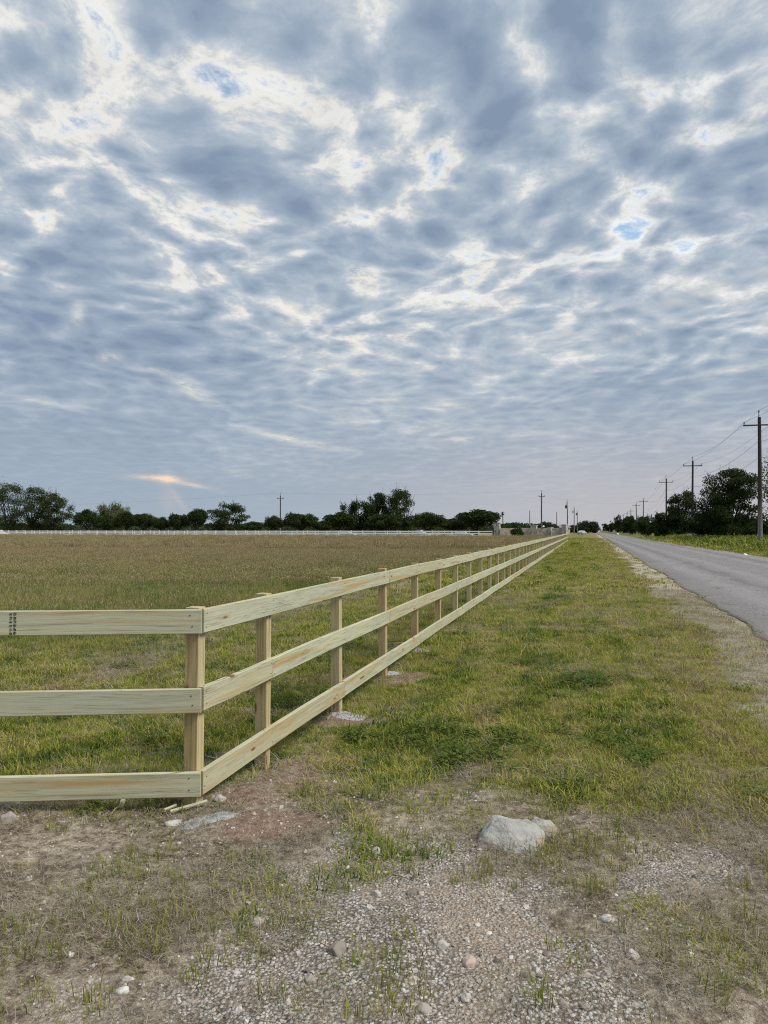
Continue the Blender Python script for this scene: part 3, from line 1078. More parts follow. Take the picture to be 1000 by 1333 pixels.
# ------------------------------------------------------------------ timber fence
def m_board(N, post=False):
    tcn = N.n('ShaderNodeTexCoord').outputs['Object']
    oi = N.n('ShaderNodeObjectInfo').outputs['Random']
    shift = N.xyz(N.m('MULTIPLY', oi, 91.), N.m('MULTIPLY', oi, 37.), N.m('MULTIPLY', oi, 53.))
    if post:        # grain runs up the post
        q = N.sep(tcn)
        tcn = N.xyz(q[2], q[1], q[0])
    p = N.v('ADD', tcn, shift)
    warpn = N.noise(N.v('MULTIPLY', p, (1.5, 5, 5)), 1., 2, .5)
    pw_ = N.v('ADD', p, N.xyz(0., 0., N.m('MULTIPLY', warpn, .05)))
    g1 = N.noise(N.v('MULTIPLY', pw_, (.9, 34, 34)), 1., 4, .6)
    g2 = N.noise(N.v('MULTIPLY', pw_, (3.5, 150, 150)), 1., 3, .6)
    lo = N.noise(N.v('MULTIPLY', p, (1.1, 4, 9)), 1., 3, .55)
    if post:
        c = N.ramp(g1, [(.30, (.23, .155, .062)), (.45, (.40, .31, .145)), (.62, (.50, .415, .225)), (.75, (.36, .275, .13))])
        c = N.mix(N.smooth(lo, .42, .62, 0., .75), c, (.44, .40, .245))
        c = N.mix(N.smooth(oi, .15, .0, 0., .35), c, (.40, .22, .10))
    else:
        c = N.ramp(g1, [(.32, (.25, .235, .135)), (.42, (.41, .40, .255)), (.54, (.51, .505, .34)), (.70, (.36, .345, .215))])
        c = N.mix(N.smooth(lo, .38, .60, 0., .55), c, (.42, .445, .345))
        c = N.mix(N.m('MULTIPLY', N.smooth(N.m('FRACT', N.m('MULTIPLY', oi, 7.3)), .3, 1.), .55), c, (.40, .355, .22))
        c = N.mix(N.m('MULTIPLY', N.smooth(N.m('FRACT', N.m('MULTIPLY', oi, 13.7)), .5, 1.), .45), c, (.35, .37, .30))
        # resinous heartwood streak in some boards
        st_ = N.noise(N.v('MULTIPLY', pw_, (.55, 6, 15)), 1., 2, .5)
        c = N.mix(N.m('MULTIPLY', N.smooth(st_, .54, .68, 0., .85), N.smooth(g1, .35, .6)), c, (.40, .26, .10))
        # grey weather smudges
        c = N.mix(N.smooth(N.noise(N.v('MULTIPLY', p, (2.2, 6, 10)), 1., 4, .65), .60, .72, 0., .35), c, (.27, .26, .20))
    c = N.mix(N.smooth(g2, .53, .68, 0., .70), c, (.26, .215, .13))
    vo = N.n('ShaderNodeTexVoronoi')
    vo.inputs['Scale'].default_value = 1.
    N.put(vo.inputs['Vector'], N.v('MULTIPLY', p, (2.6, 1., 10.) if not post else (2.4, 7., 9.)))
    pick = N.smooth(N.sep(vo.outputs['Color'])[1], .18, .24)
    kn = N.m('MULTIPLY', N.smooth(vo.outputs['Distance'], .15, .07), pick)
    c = N.mix(N.m('MULTIPLY', N.m('MULTIPLY', N.smooth(vo.outputs['Distance'], .30, .12), pick), .35), c, (.40, .28, .13))
    c = N.mix(N.m('MULTIPLY', kn, .9), c, (.10, .06, .03))
    if not post:       # drying checks: thin dark lines along the grain
        ck = N.noise(N.v('MULTIPLY', pw_, (.7, 3., 60)), 1., 2, .5)
        c = N.mix(N.m('MULTIPLY', N.smooth(N.m('ABSOLUTE', N.m('SUBTRACT', ck, .5)), .010, .003), N.smooth(lo, .5, .6)), c, (.16, .12, .08))
    return {'color': c, 'rough': .72, 'spec': .25, 'bump': N.m('ADD', g1, N.m('MULTIPLY', g2, .6)), 'bstr': .25, 'bdist': .004}


M_RAIL = material('treated_pine_board', lambda N: m_board(N))
M_POST = material('pine_post', lambda N: m_board(N, True))
M_NAIL = flat('nail_steel', (.07, .06, .055), .5, .4)
M_INK = flat('stamp_ink', (.03, .032, .035), .9, .1)
PW, RT, RH = .092, .038, .150
RAIL_TOP = (1.22, .735, .212)

fence = empty('timber_fence', (C0[0], C0[1], 0.))
tag(fence, 'new pale pine post and rail fence turning a corner beside the road', 'fence')


def board_mesh(L, seed, nails=()):
    bow = 0. if seed >= 100 else 1.
    return _board_mesh(L, seed, nails, bow)


def _board_mesh(L, seed, nails, bow):
    """board from x=0 to L, y from 0 to RT, z from -RH to 0; y = 0 is the outer face"""
    r = random.Random(seed)
    bm = bmesh.new()
    n = max(3, int(L / .45))
    prof = [(0, -RH + .004), (.004, -RH), (RT - .004, -RH), (RT, -RH + .004), (RT, -.004), (RT - .004, 0), (.004, 0), (0, -.004)]
    ph, ph2 = r.uniform(0, 6.28), r.uniform(0, 6.28)
    rings = []
    for i in range(n + 1):
        x = L * i / n
        w = bow * math.sin(math.pi * i / n)
        dz = .006 * w * math.sin(ph + 2.2 * i / n)
        dy = .005 * w * math.sin(ph2 + 3 * i / n)
        rings.append([bm.verts.new((x, y + dy, z + dz)) for (y, z) in prof])
    m = len(prof)
    for a, b in zip(rings, rings[1:]):
        for k in range(m):
            bm.faces.new((a[k], a[(k + 1) % m], b[(k + 1) % m], b[k]))
    bm.faces.new(rings[0])
    bm.faces.new(rings[-1][::-1])
    bmesh.ops.recalc_face_normals(bm, faces=bm.faces[:])
    for (x, z) in nails:
        i = min(n, max(0, int(round(x / L * n))))
        w = bow * math.sin(math.pi * i / n)
        dy = .005 * w * math.sin(ph2 + 3 * i / n)
        dz = .006 * w * math.sin(ph + 2.2 * i / n)
        vs = [bm.verts.new((x + .005 * math.cos(k * 1.047), dy - .0025, z + dz + .005 * math.sin(k * 1.047))) for k in range(6)]
        f = bm.faces.new(vs)
        f.material_index = 1
    me = bpy.data.meshes.new('rail')
    bm.normal_update()
    bm.to_mesh(me)
    bm.free()
    me.materials.append(M_RAIL)
    me.materials.append(M_NAIL)
    return me


_rail_cache = {}


def add_rail(origin, direction, L, ztop, posts_at, seed):
    """origin: xy of the outer lower end; direction: unit xy; the board body lies to the left of the direction"""
    r = random.Random(seed)
    key = (round(L, 2), tuple(round(x, 2) for x in posts_at), seed % 4)
    if key not in _rail_cache:
        nails = []
        for x in posts_at:
            for z in (-.035, -.11):
                nails.append((min(L - .02, max(.02, x + r.uniform(-.012, .012))), z + r.uniform(-.012, .012)))
        _rail_cache[key] = board_mesh(L, seed, nails)
    o = bpy.data.objects.new('rail', _rail_cache[key])
    o.location = (origin[0] - C0[0], origin[1] - C0[1], ztop + r.uniform(-.004, .004))
    o.rotation_euler = (r.uniform(-.012, .012), r.uniform(-.0014, .0014), math.atan2(direction[1], direction[0]))
    return link(o, fence)


def post_mesh(seed):
    r = random.Random(seed)
    bm = bmesh.new()
    bm_box(bm, (-PW / 2, -PW / 2, -.30), (PW / 2, PW / 2, 1.238), .005)
    me = bpy.data.meshes.new('post')
    bm.to_mesh(me)
    bm.free()
    me.materials.append(M_POST)
    return me


pm = [post_mesh(k) for k in range(2)]


def add_post(p, rz, seed):
    r = random.Random(seed * 7 + 1)
    o = bpy.data.objects.new('post', pm[seed % 2])
    o.location = (p[0] - C0[0], p[1] - C0[1], r.uniform(-.008, .010))
    o.rotation_euler = (r.uniform(-.008, .008), r.uniform(-.008, .008), rz)
    return link(o, fence)


# long run beside the road: the outer face of the rails looks to the road
azr = math.atan2(DF[1], DF[0])
for k, t in enumerate(POST_T):
    add_post(fence_pt(t, -RT - PW / 2 - .001), azr, k)
for row, first in enumerate((3, 1, 2)):
    idx = first
    t0 = .042
    n = 0
    while t0 < POST_T[-1] - .01:
        t1 = POST_T[idx] if idx < len(POST_T) else POST_T[-1] + .05
        L = t1 - t0 - .004
        posts = [t - t0 for t in POST_T if t0 - .1 < t < t1 + .1]
        posts = [min(max(x, .025), L - .025) for x in posts]
        add_rail(fence_pt(t0, 0.), DF, L, RAIL_TOP[row], posts, row * 11 + n)
        t0 = t1
        idx += 2
        n += 1
# short run to the left: the rails reach to the very corner
left_posts = [1.83, 3.66]
for k, d in enumerate(left_posts):
    p = C0 + DL * d + NL * (RT + PW / 2 + .001)
    add_post(p, math.atan2(DL[1], DL[0]), 40 + k)
stamp_rail = None
for row in range(3):
    L = 3.70
    o_ = C0 + DL * L
    posts = [L - d for d in (.06, 1.83)] + [.05]
    r_ = add_rail(o_, -DL, L, RAIL_TOP[row], posts, 100 + row)
    r_.rotation_euler[0] = 0
    r_.rotation_euler[1] = 0
    if row == 0:
        stamp_rail = r_
# smudged grade stamp inked across the top board: two short rows of blocky characters, turned on their side
GLY = ['0110100110011000100101100', '1110110001111101000111110', '0100111001010010100111110', '1111010001111010001011110', '0111010010010110101001110', '1010111101101010111101010']
bm = bmesh.new()
rr_ = random.Random(9)
px_ = .0030
cx = L - (262 - 24.5) * 4.76 / 1000.
zc_ = -.010
for j in range(6):
    for col in range(2):
        g = GLY[(j * 2 + col * 3) % 6]
        for a in range(5):
            for b in range(5):
                if g[a * 5 + b] == '1' and rr_.random() < .9:
                    x0 = cx + (col - 1) * .024 + a * px_ * 1.1
                    z0 = zc_ - j * .0235 - b * px_ * 1.15
                    bm_box(bm, (x0, -.0018, z0 - px_), (x0 + px_, .001, z0))
ink = bm_obj('ink_stamp', bm, M_INK, stamp_rail)

# ------------------------------------------------------------------ rubble, rocks and scraps in the foreground
def m_concrete(N):
    P = N.n('ShaderNodeNewGeometry').outputs['Position']
    n = N.noise(P, 9., 5, .6)
    f = N.noise(P, 90., 4, .7)
    c = N.ramp(n, [(.3, (.28, .275, .25)), (.5, (.38, .375, .345)), (.7, (.45, .445, .415))])
    c = N.mix(N.smooth(f, .58, .70, 0., .6), c, (.26, .25, .23))
    z = N.sep(P)[2]
    c = N.mix(N.m('MULTIPLY', N.smooth(z, .055, .01), N.smooth(n, .42, .6)), c, (.34, .275, .20))
    return {'color': c, 'rough': .95, 'spec': .1, 'bump': N.m('ADD', n, N.m('MULTIPLY', f, .35)), 'bstr': .9, 'bdist': .03}


M_CONC = material('weathered_concrete', m_concrete)


def lump(name, loc, shape, rz, label, cat, mat, seed, group=None, sub=4, rough=.10, flat_top=None):
    """shape: half sizes; a half-buried broken lump with facets"""
    r = random.Random(seed)
    bm = bmesh.new()
    bmesh.ops.create_icosphere(bm, subdivisions=sub, radius=1.)
    off = Vector((r.uniform(-50, 50), r.uniform(-50, 50), r.uniform(-50, 50)))
    planes = []
    for k in range(7):
        d = Vector((r.uniform(-1, 1), r.uniform(-1, 1), r.uniform(-.2, 1))).normalized()
        planes.append((d, r.uniform(.55, .85)))
    for v in bm.verts:
        c = v.co.copy()
        for d, h in planes:
            e = c.dot(d) - h
            if e > 0:
                c -= d * e * .85
        c *= 1 + mnoise.noise(c * 1.6 + off) * rough + mnoise.noise(c * 5 + off) * rough * .35 + mnoise.noise(c * 14 + off) * rough * .14
        v.co = Vector((c.x * shape[0], c.y * shape[1], c.z * shape[2]))
    o = bm_obj(name, bm, mat, smooth=True)
    o.location = loc
    o.rotation_euler = (0, 0, rz)
    return tag(o, label, cat, group)




def broken_lump(name, loc, pts, label, seed, rz=0.):
    """faceted lump: hull of hand-set corners, roughened like broken concrete"""
    bm = bmesh.new()
    for p_ in pts:
        bm.verts.new(p_)
    r_h = bmesh.ops.convex_hull(bm, input=bm.verts[:])
    bmesh.ops.delete(bm, geom=[v for v in bm.verts if not v.link_faces], context='VERTS')
    bmesh.ops.triangulate(bm, faces=bm.faces[:])
    bmesh.ops.subdivide_edges(bm, edges=bm.edges[:], cuts=3, use_grid_fill=True, smooth=.12)
    bmesh.ops.triangulate(bm, faces=bm.faces[:])
    bmesh.ops.subdivide_edges(bm, edges=bm.edges[:], cuts=2, use_grid_fill=True)
    bm.normal_update()
    for v in bm.verts:
        v.co.z *= .58
        v.co.x *= 1.06
    off = Vector((seed * 1.7, seed * .9, 0))
    for v in bm.verts:
        n = mnoise.noise(v.co * 9 + off) * .016 + mnoise.noise(v.co * 26 + off) * .009 + mnoise.noise(v.co * 75 + off) * .004
        v.co += v.normal * n
    o = bm_obj(name, bm, M_CONC, smooth=True)
    o.location = loc
    o.rotation_euler = (0, 0, rz)
    return tag(o, label, 'concrete')


p = on_ground(671, 1108)
broken_lump('broken_concrete', (p.x, p.y, p.z), [(-.185, .06, -.06), (-.175, .08, .05), (-.10, .10, .185), (-.045, .12, .215), (.04, .13, .165), (.13, .14, .15), (.165, .12, .08), (.15, .06, -.06), (.06, -.05, -.07), (.05, -.02, .0),
            (-.08, .0, -.06), (-.15, .25, -.06), (-.08, .28, .14), (.10, .28, .12), (.17, .26, -.06), (-.12, .04, .06)], 'big pale grey concrete lump half buried in the grass edge', 3)
p = on_ground(711, 1094)
broken_lump('broken_concrete', (p.x, p.y + .06, p.z), [(-.085, .0, -.05), (-.06, .02, .10), (-.01, .05, .135), (.05, .06, .105), (.085, .04, .03), (.07, .0, -.05), (-.05, .16, -.05), (.06, .17, -.05), (-.03, .14, .10), (.05, .13, .08)],
            'smaller concrete lump leaning behind the right side of the big one', 9)

M_ROCK = material('pale_rock', lambda N: m_stone(N))
ROCKS = [  # photo pixel of the foot, half width in px, height factor, label
    (10, 1070, 11, .8, 'pale rock at the left edge below the bottom rail'),
    (223, 1076, 14, .28, 'flat round grey stone at the foot of the corner post'),
    (490, 1167, 7, .8, 'white pebble left of centre above the tallest sprig clump'),
    (538, 1165, 9, .7, 'pale rock right of the white pebble in the middle gravel'),
    (490, 1112, 8, .7, 'pale stone just below the grass edge left of centre'),
    (530, 1109, 11, .4, 'flat stone beside the grass edge left of the concrete lump'),
    (438, 1243, 15, .6, 'largest grey rock among the gravel left of centre'),
    (578, 1235, 9, .7, 'rounded stone in the sandy track below the concrete lump'),
    (612, 1257, 11, .6, 'broad pale stone at the centre of the sandy track'),
    (552, 1318, 11, .5, 'wide pale stone near the bottom edge at the centre'),
    (404, 1280, 9, .6, 'dark grey rock in the gravel low left of centre'),
    (608, 1303, 9, .6, 'pale stone near the bottom edge right of centre'),
    (792, 1200, 10, .6, 'pale rock in the straw right of the sandy track'),
    (826, 1248, 11, .6, 'white rock lying in the matted straw on the right'),
    (904, 1201, 7, .6, 'small stone in the gravel patch at the right'),
    (840, 1126, 7, .5, 'small white stone below the grass edge on the right'),
    (762, 1314, 7, .6, 'small pale stone near the bottom edge right side'),
    (158, 1294, 9, .7, 'pale rock among sprigs at the lower left'),
    (90, 1246, 7, .6, 'small pale stone on bare soil at the left'),
    (334, 1206, 12, .5, 'wide grey rock beside the green sprigs left of centre'),
    (180, 1201, 10, .5, 'flat pale stone between thin sprigs on the left'),
    (232, 1100, 5, .6, 'small white stone under the flat round grey one'),
    (286, 1043, 8, .7, 'pale chip of concrete right of the corner post foot'),
    (620, 1040, 6, .5, 'small white stone in the grass above the concrete lump'),
]
for k, (u, v, rpx, hf, lab) in enumerate(ROCKS):
    p = on_ground(u, v)
    R_ = rpx * p.y / F_PX * 1.05
    lump('rock', (p.x, p.y + R_ * .5, p.z + R_ * hf * .25), (R_, R_ * .8, R_ * hf), k * 1.3, lab, 'rock', M_ROCK, 60 + k, 'larger rocks in the foreground', sub=3, rough=.30)

# spilled dry concrete mix and loose timber at the corner post
M_SPILL = material('spilled_cement', lambda N: {'color': N.ramp(N.noise(N.n('ShaderNodeNewGeometry').outputs['Position'], 120., 4, .7), [(.35, (.20, .20, .19)), (.5, (.36, .365, .355)), (.65, (.47, .475, .465))]), 'rough': .95, 'bump': N.noise(N.n('ShaderNodeNewGeometry').outputs['Position'], 150., 3, .7), 'bstr': .8, 'bdist': .01})


def spill(u, v, rx, ry, h, rz, label, seed):
    p = on_ground(u, v)
    r = random.Random(seed)
    off = Vector((seed * 3.1, 0, 0))
    vs, fs = [], []
    nr_, na_ = 12, 40
    c_, s_ = math.cos(rz), math.sin(rz)
    for i in range(nr_ + 1):
        for j in range(na_):
            a = j * 6.28318 / na_
            w = i / nr_ * (1 + .45 * mnoise.noise(Vector((math.cos(a) * 1.3, math.sin(a) * 1.3, 0)) + off) + .2 * mnoise.noise(Vector((math.cos(a) * 4, math.sin(a) * 4, 3)) + off))
            x, y = rx * w * math.cos(a), ry * w * math.sin(a)
            X, Y = p.x + x * c_ - y * s_, p.y + x * s_ + y * c_
            hh = h * (1 - (i / nr_) ** 2) * (1 + .8 * mnoise.noise(Vector((X * 22, Y * 22, 5)))) + .004 * mnoise.noise(Vector((X * 90, Y * 90, 5)))
            vs.append((X, Y, gz(X, Y) + hh - .006))
    for i in range(nr_):
        for j in range(na_):
            fs.append((i * na_ + j, i * na_ + (j + 1) % na_, (i + 1) * na_ + (j + 1) % na_, (i + 1) * na_ + j)[::-1])
    o = mesh_obj('cement_spill', vs, fs, M_SPILL, smooth=True)
    return tag(o, label, 'cement')


spill(272, 1066, .24, .10, .022, .30, 'spilled grey cement mix at the foot of the corner post', 1)
spill(455, 932, .22, .16, .03, .2, 'pale cement crumbs around the third post from the corner', 2)
spill(507, 877, .20, .15, .03, .2, 'pale cement collar around the fourth post from the corner', 3)
spill(545, 846, .20, .15, .02, .2, 'thin cement collar around the fifth post from the corner', 4)


def loose_board(u0, v0, u1, v1, w, label, h=.02):
    a, b = on_ground(u0, v0), on_ground(u1, v1)
    d = b - a
    bm = bmesh.new()
    bm_box(bm, (0, -w / 2, 0), (d.length, w / 2, .014), .002)
    o = bm_obj('wood_offcut', bm, M_RAIL)
    o.location = (a.x, a.y, a.z + h)
    o.rotation_euler = (.35, -math.atan2(d.z, math.hypot(d.x, d.y)) - .04, math.atan2(d.y, d.x))
    return tag(o, label, 'wood')


loose_board(222, 1062, 270, 1050, .018, 'thin pale wood stake lying at the foot of the corner post')
loose_board(214, 1060, 230, 1054, .014, 'short wood splinter left of the corner post foot')
loose_board(157, 1054, 161, 1042, .03, 'little wood chip under the bottom rail left of the corner', .01)

# ------------------------------------------------------------------ white paddock fences
M_WHITE = flat('white_paint', (.86, .87, .88), .6, .3, .04, .5)


def white_fence(a, b, step, label, height, rails, name='paddock_fence'):
    f = empty(name, (a[0], a[1], 0))
    tag(f, label, 'fence', 'white paddock fences beyond the meadow')
    a, b = np.array(a), np.array(b)
    L = float(np.linalg.norm(b - a))
    d = (b - a) / L
    rz = math.atan2(d[1], d[0])
    bm = bmesh.new()
    bm_box(bm, (-.085, -.085, -.2), (.085, .085, height + .06), .01)
    me_p = bpy.data.meshes.new('post')
    bm.to_mesh(me_p)
    bm.free()
    me_p.materials.append(M_WHITE)
    n = int(L / step)
    for k in range(n + 1):
        o = bpy.data.objects.new('post', me_p)
        o.location = (d[0] * k * step, d[1] * k * step, 0)
        o.rotation_euler = (0, 0, rz)
        link(o, f)
    for z in rails:
        bm = bmesh.new()
        bm_box(bm, (-.02, -.025, z - .11), (4 * step - .02, .025, z + .11), .008)
        me_r = bpy.data.meshes.new('rail')
        bm.to_mesh(me_r)
        bm.free()
        me_r.materials.append(M_WHITE)
        for k in range(0, n - 3, 4):
            o = bpy.data.objects.new('rail', me_r)
            o.location = (d[0] * k * step - d[1] * -.1, d[1] * k * step - .1, 0)
            o.rotation_euler = (0, 0, rz)
            link(o, f)
    return f


white_fence((23.3, 165.), (-124., 219.2), 3.0, 'white rail fence closing the far side of the meadow', 1.48, (1.40, .95, .52))
white_fence((20., 180.), (-130., 236.), 3.0, 'second white rail fence just behind the first one', 1.55, (1.42, 1.0, .55))

# ------------------------------------------------------------------ stone entrance wall with piers, clipped bush, lamp
def m_stonewall(N):
    P = N.n('ShaderNodeNewGeometry').outputs['Position']
    vo = N.n('ShaderNodeTexVoronoi')
    vo.inputs['Scale'].default_value = 1.
    N.put(vo.inputs['Vector'], N.v('MULTIPLY', P, (2.2, 2.2, 4.5)))
    c = N.ramp(N.sep(vo.outputs['Color'])[0], [(0., (.30, .25, .20)), (.35, (.42, .36, .30)), (.7, (.48, .43, .37)), (1., (.36, .33, .30))])
    c = N.mix(N.smooth(N.noise(P, 1.2, 4, .6), .5, .7, 0., .5), c, (.28, .25, .22))
    return {'color': c, 'rough': .95, 'bump': vo.outputs['Distance'], 'bstr': .5, 'bdist': .05}


M_WALL = material('field_stone', m_stonewall)
M_PIER = material('rough_pier_stone', lambda N: {'color': N.ramp(N.noise(N.n('ShaderNodeNewGeometry').outputs['Position'], 2.6, 3, .7), [(.35, (.12, .11, .10)), (.48, (.36, .34, .31)), (.62, (.50, .48, .45))]), 'rough': .95})
wall = empty('stone_wall', (23.5, 160, 0))
tag(wall, 'beige stone entrance wall with taller piers at the end of the meadow', 'wall')


def wall_part(name, u0, u1, D0, D1, vtop, thick, mat, parent, zb=-.2, cap=False):
    a, b = at(u0, vtop, D0), at(u1, vtop, D1)
    L = math.hypot(b.x - a.x, b.y - a.y)
    bm = bmesh.new()
    bm_box(bm, (0, -thick / 2, zb), (L, thick / 2, (a.z + b.z) / 2), .03)
    o = bm_obj(name, bm, mat, parent)
    o.location = (a.x - wall.location.x, a.y - wall.location.y, 0)
    o.rotation_euler = (0, 0, math.atan2(b.y - a.y, b.x - a.x))
    return o, L, (a.z + b.z) / 2


wp = [(643.5, 651, 161.5, 681.5, 1.0, True), (651, 691, 160.5, 687.5, .4, False), (691, 699, 159., 684.5, 1.2, True), (699, 715, 158., 687.5, .4, False),
      (715, 718.5, 157, 687., .8, True), (718.5, 732, 156., 687.5, .4, False), (732, 738, 155, 683.5, 1.1, True)]
for (u0, u1, D, vt, th_, pier) in wp:
    o, L, zt = wall_part('pier' if pier else 'wall_panel', u0, u1, D, D - .5, vt, th_, M_PIER if pier else M_WALL, wall)
    if pier:
        bm = bmesh.new()
        bm_box(bm, (-.08, -th_ / 2 - .08, zt), (L + .08, th_ / 2 + .08, zt + .14), .03)
        cp = bm_obj('cap', bm, M_WALL, o)
# dark gate post between the white fence and the wall
M_DARK = flat('dark_metal', (.022, .024, .026), .6, .3)
p = at(642, 690, 160.)
bm = bmesh.new()
bm_tube(bm, [(0, 0, -.2), (0, 0, 2.2)], [.16, .15], 10)
bm_tube(bm, [(0, 0, 2.2), (0, 0, 2.28)], [.2, .19], 10)
o = bm_obj('gate_post', bm, M_DARK)
o.location = (p.x, p.y, 0)
tag(o, 'dark gate post between the white fence and the stone wall', 'post')
lamp = empty('wall_lamp', (at(707.5, 687.5, 157.5).x, 157.4, at(707.5, 687.5, 157.5).z))
tag(lamp, 'small white globe lamp on top of the stone wall', 'lamp')
bm = bmesh.new()
bm_tube(bm, [(0, 0, -.02), (0, 0, .16)], [.07, .05], 8)
bm_obj('stem', bm, M_DARK, lamp)
bm = bmesh.new()
bmesh.ops.create_uvsphere(bm, u_segments=14, v_segments=10, radius=.2, matrix=Matrix.Translation((0, 0, .33)))
bm_obj('globe', bm, M_WHITE, lamp, True)

# ------------------------------------------------------------------ utility poles and wires
M_POLE = material('old_pole_timber', lambda N: {'color': N.mix(N.smooth(N.sep(N.n('ShaderNodeNewGeometry').outputs['Position'])[2], 2., 5.5), N.ramp(N.noise(N.v('MULTIPLY', N.n('ShaderNodeNewGeometry').outputs['Position'], (9., 9., .5)), 1., 3, .6), [(.35, (.13, .12, .11)), (.65, (.24, .225, .205))]), (.05, .043, .038)), 'rough': .9})
M_INS = flat('glazed_insulator', (.10, .09, .085), .35, .5)
M_GREY = flat('grey_metal', (.32, .33, .34), .5, .4)


def utility_pole(x, y, z0, H, label, group, arm=1.35, seed=0, transformer=None, arm_rz=-AF, r0=.19):
    o = empty('utility_pole', (x, y, z0))
    tag(o, label, 'utility pole', group)
    r = random.Random(seed)
    bm = bmesh.new()
    bm_tube(bm, [(0, 0, -.5), (0, 0, 2), (r.uniform(-.05, .05), 0, H * .6), (r.uniform(-.1, .1), 0, H)], [r0, r0 * .95, r0 * .8, r0 * .68], 10)
    bm_obj('shaft', bm, M_POLE, o)
    tops = []
    ca, sa = math.cos(arm_rz), math.sin(arm_rz)
    if arm:
        za = H - .85
        bm = bmesh.new()
        bm_box(bm, (-arm, -.20, za - .07), (arm, -.08, za + .07), .01)
        a_ = bm_obj('crossarm', bm, M_POLE, o)
        a_.rotation_euler = (0, 0, arm_rz)
        for sx in (-1, 1):
            bm = bmesh.new()
            bm_tube(bm, [(sx * (arm - .1), -.14, za + .07), (sx * (arm - .1), -.14, za + .2), (sx * (arm - .1), -.14, za + .22), (sx * (arm - .1), -.14, za + .36)], [.035, .035, .085, .06], 8)
            i_ = bm_obj('insulator', bm, M_INS, a_)
            lx, ly = sx * (arm - .1), -.14
            tops.append(Vector((x + lx * ca - ly * sa, y + lx * sa + ly * ca, z0 + za + .36)))
    bm = bmesh.new()
    bm_tube(bm, [(0, 0, H - .1), (0, 0, H + .5), (.0, 0, H + .52), (0, 0, H + .72)], [.05, .045, .09, .06], 8)
    bm_obj('insulator', bm, M_INS, o)
    tops.append(Vector((x, y, z0 + H + .72)))
    tops.append(Vector((x - .18 * ca, y - .18 * sa, z0 + H - 2.6)))
    tops.append(Vector((x - .18 * ca, y - .18 * sa, z0 + H - 4.3)))
    if transformer:
        bm = bmesh.new()
        bm_tube(bm, [(-.42, -.1, H - transformer - 1.0), (-.42, -.1, H - transformer - .08), (-.42, -.1, H - transformer)], [.30, .30, .18], 14)
        t_ = bm_obj('transformer', bm, M_GREY if seed % 2 else M_DARK, o)
        bm = bmesh.new()
        bm_tube(bm, [(-.42, -.1, H - transformer), (-.42, -.1, H - transformer + .3)], [.07, .05], 8)
        bm_obj('bushing', bm, M_INS, t_)
    return tops


GR = 'poles of the power line right of the road'
right_poles = [
    (988, 543, 80, 'nearest tall utility pole with crossarm at the right edge'),
    (901.5, 600, 131, 'second utility pole from the right edge, before the trees'),
    (867, 623, 177, 'third utility pole from the right edge, rising over bushes'),
    (837.5, 650, 287, 'fourth utility pole from the right edge, beyond low bushes'),
    (828.5, 655.5, 332, 'fifth utility pole from the right edge, close to the fourth'),
    (821.3, 663.5, 437, 'sixth utility pole from the right edge, far down the road'),
    (816.3, 667, 500, 'seventh utility pole from the right edge, far down the road'),
    (811.6, 670, 570, 'eighth utility pole from the right edge, far down the road'),
    (806.5, 675, 760, 'last visible utility pole of the line right of the road'),
]
tops_r = []
for k, (u, vt, D, lab) in enumerate(right_poles):
    p = at(u, vt, D)
    z0 = gz(p.x, p.y)
    tops_r.append(utility_pole(p.x, p.y, z0, p.z - z0, lab, GR, 1.55, k, r0=.24 if k == 0 else .21))
GL = 'poles left of the road beyond the meadow'
left_poles = [
    (365, 645, 208, 'lone utility pole behind the white fence among the round trees', None, .9),
    (705, 642, 195, 'tallest utility pole standing behind the stone wall', None, .9),
    (738.5, 653, 250, 'utility pole with a transformer at the end of the wooden fence', 1.2, 0),
    (747.3, 661, 320, 'utility pole with a transformer beside the dome shaped tree, left one', 1.2, 0),
    (751.5, 666, 380, 'short far utility pole with a transformer before the dome shaped tree', .8, 0),
]
tops_l = []
for k, (u, vt, D, lab, tr_, arm) in enumerate(left_poles):
    p = at(u, vt, D)
    tops_l.append(utility_pole(p.x, p.y, 0., p.z, lab, GL, arm, 20 + k, tr_, arm_rz=.3))
M_MAST = flat('pale_mast', (.42, .33, .29), .7, .2)
for (u, vt, D, lab) in ((689.7, 665, 240, 'slender pale mast behind the stone wall left of the tall pole'), (724.8, 667, 240, 'slender pale mast behind the stone wall right of the tall pole')):
    p = at(u, vt, D)
    bm = bmesh.new()
    bm_tube(bm, [(0, 0, -.3), (0, 0, p.z * .5), (0, 0, p.z)], [.22, .2, .15], 10)
    bm_tube(bm, [(0, 0, p.z), (0, 0, p.z + .15)], [.22, .1], 10)
    o = bm_obj('mast', bm, M_MAST)
    o.location = (p.x, p.y, 0)
    tag(o, lab, 'mast')
M_WIRE = flat('wire', (.05, .05, .055), .6, .3)


def wire(points, sag, label, rad=.016, group='overhead wires'):
    bm = bmesh.new()
    for a, b in zip(points, points[1:]):
        L = (b - a).length
        s_ = sag * (L / 50) ** 1.3
        pts = []
        for i in range(17):
            w = i / 16
            p = a.lerp(b, w)
            p.z -= s_ * 4 * w * (1 - w)
            pts.append(p)
        bm_tube(bm, pts, [rad] * 17, 4, False)
    o = bm_obj('power_line', bm, M_WIRE)
    return tag(o, label, 'wire', group)


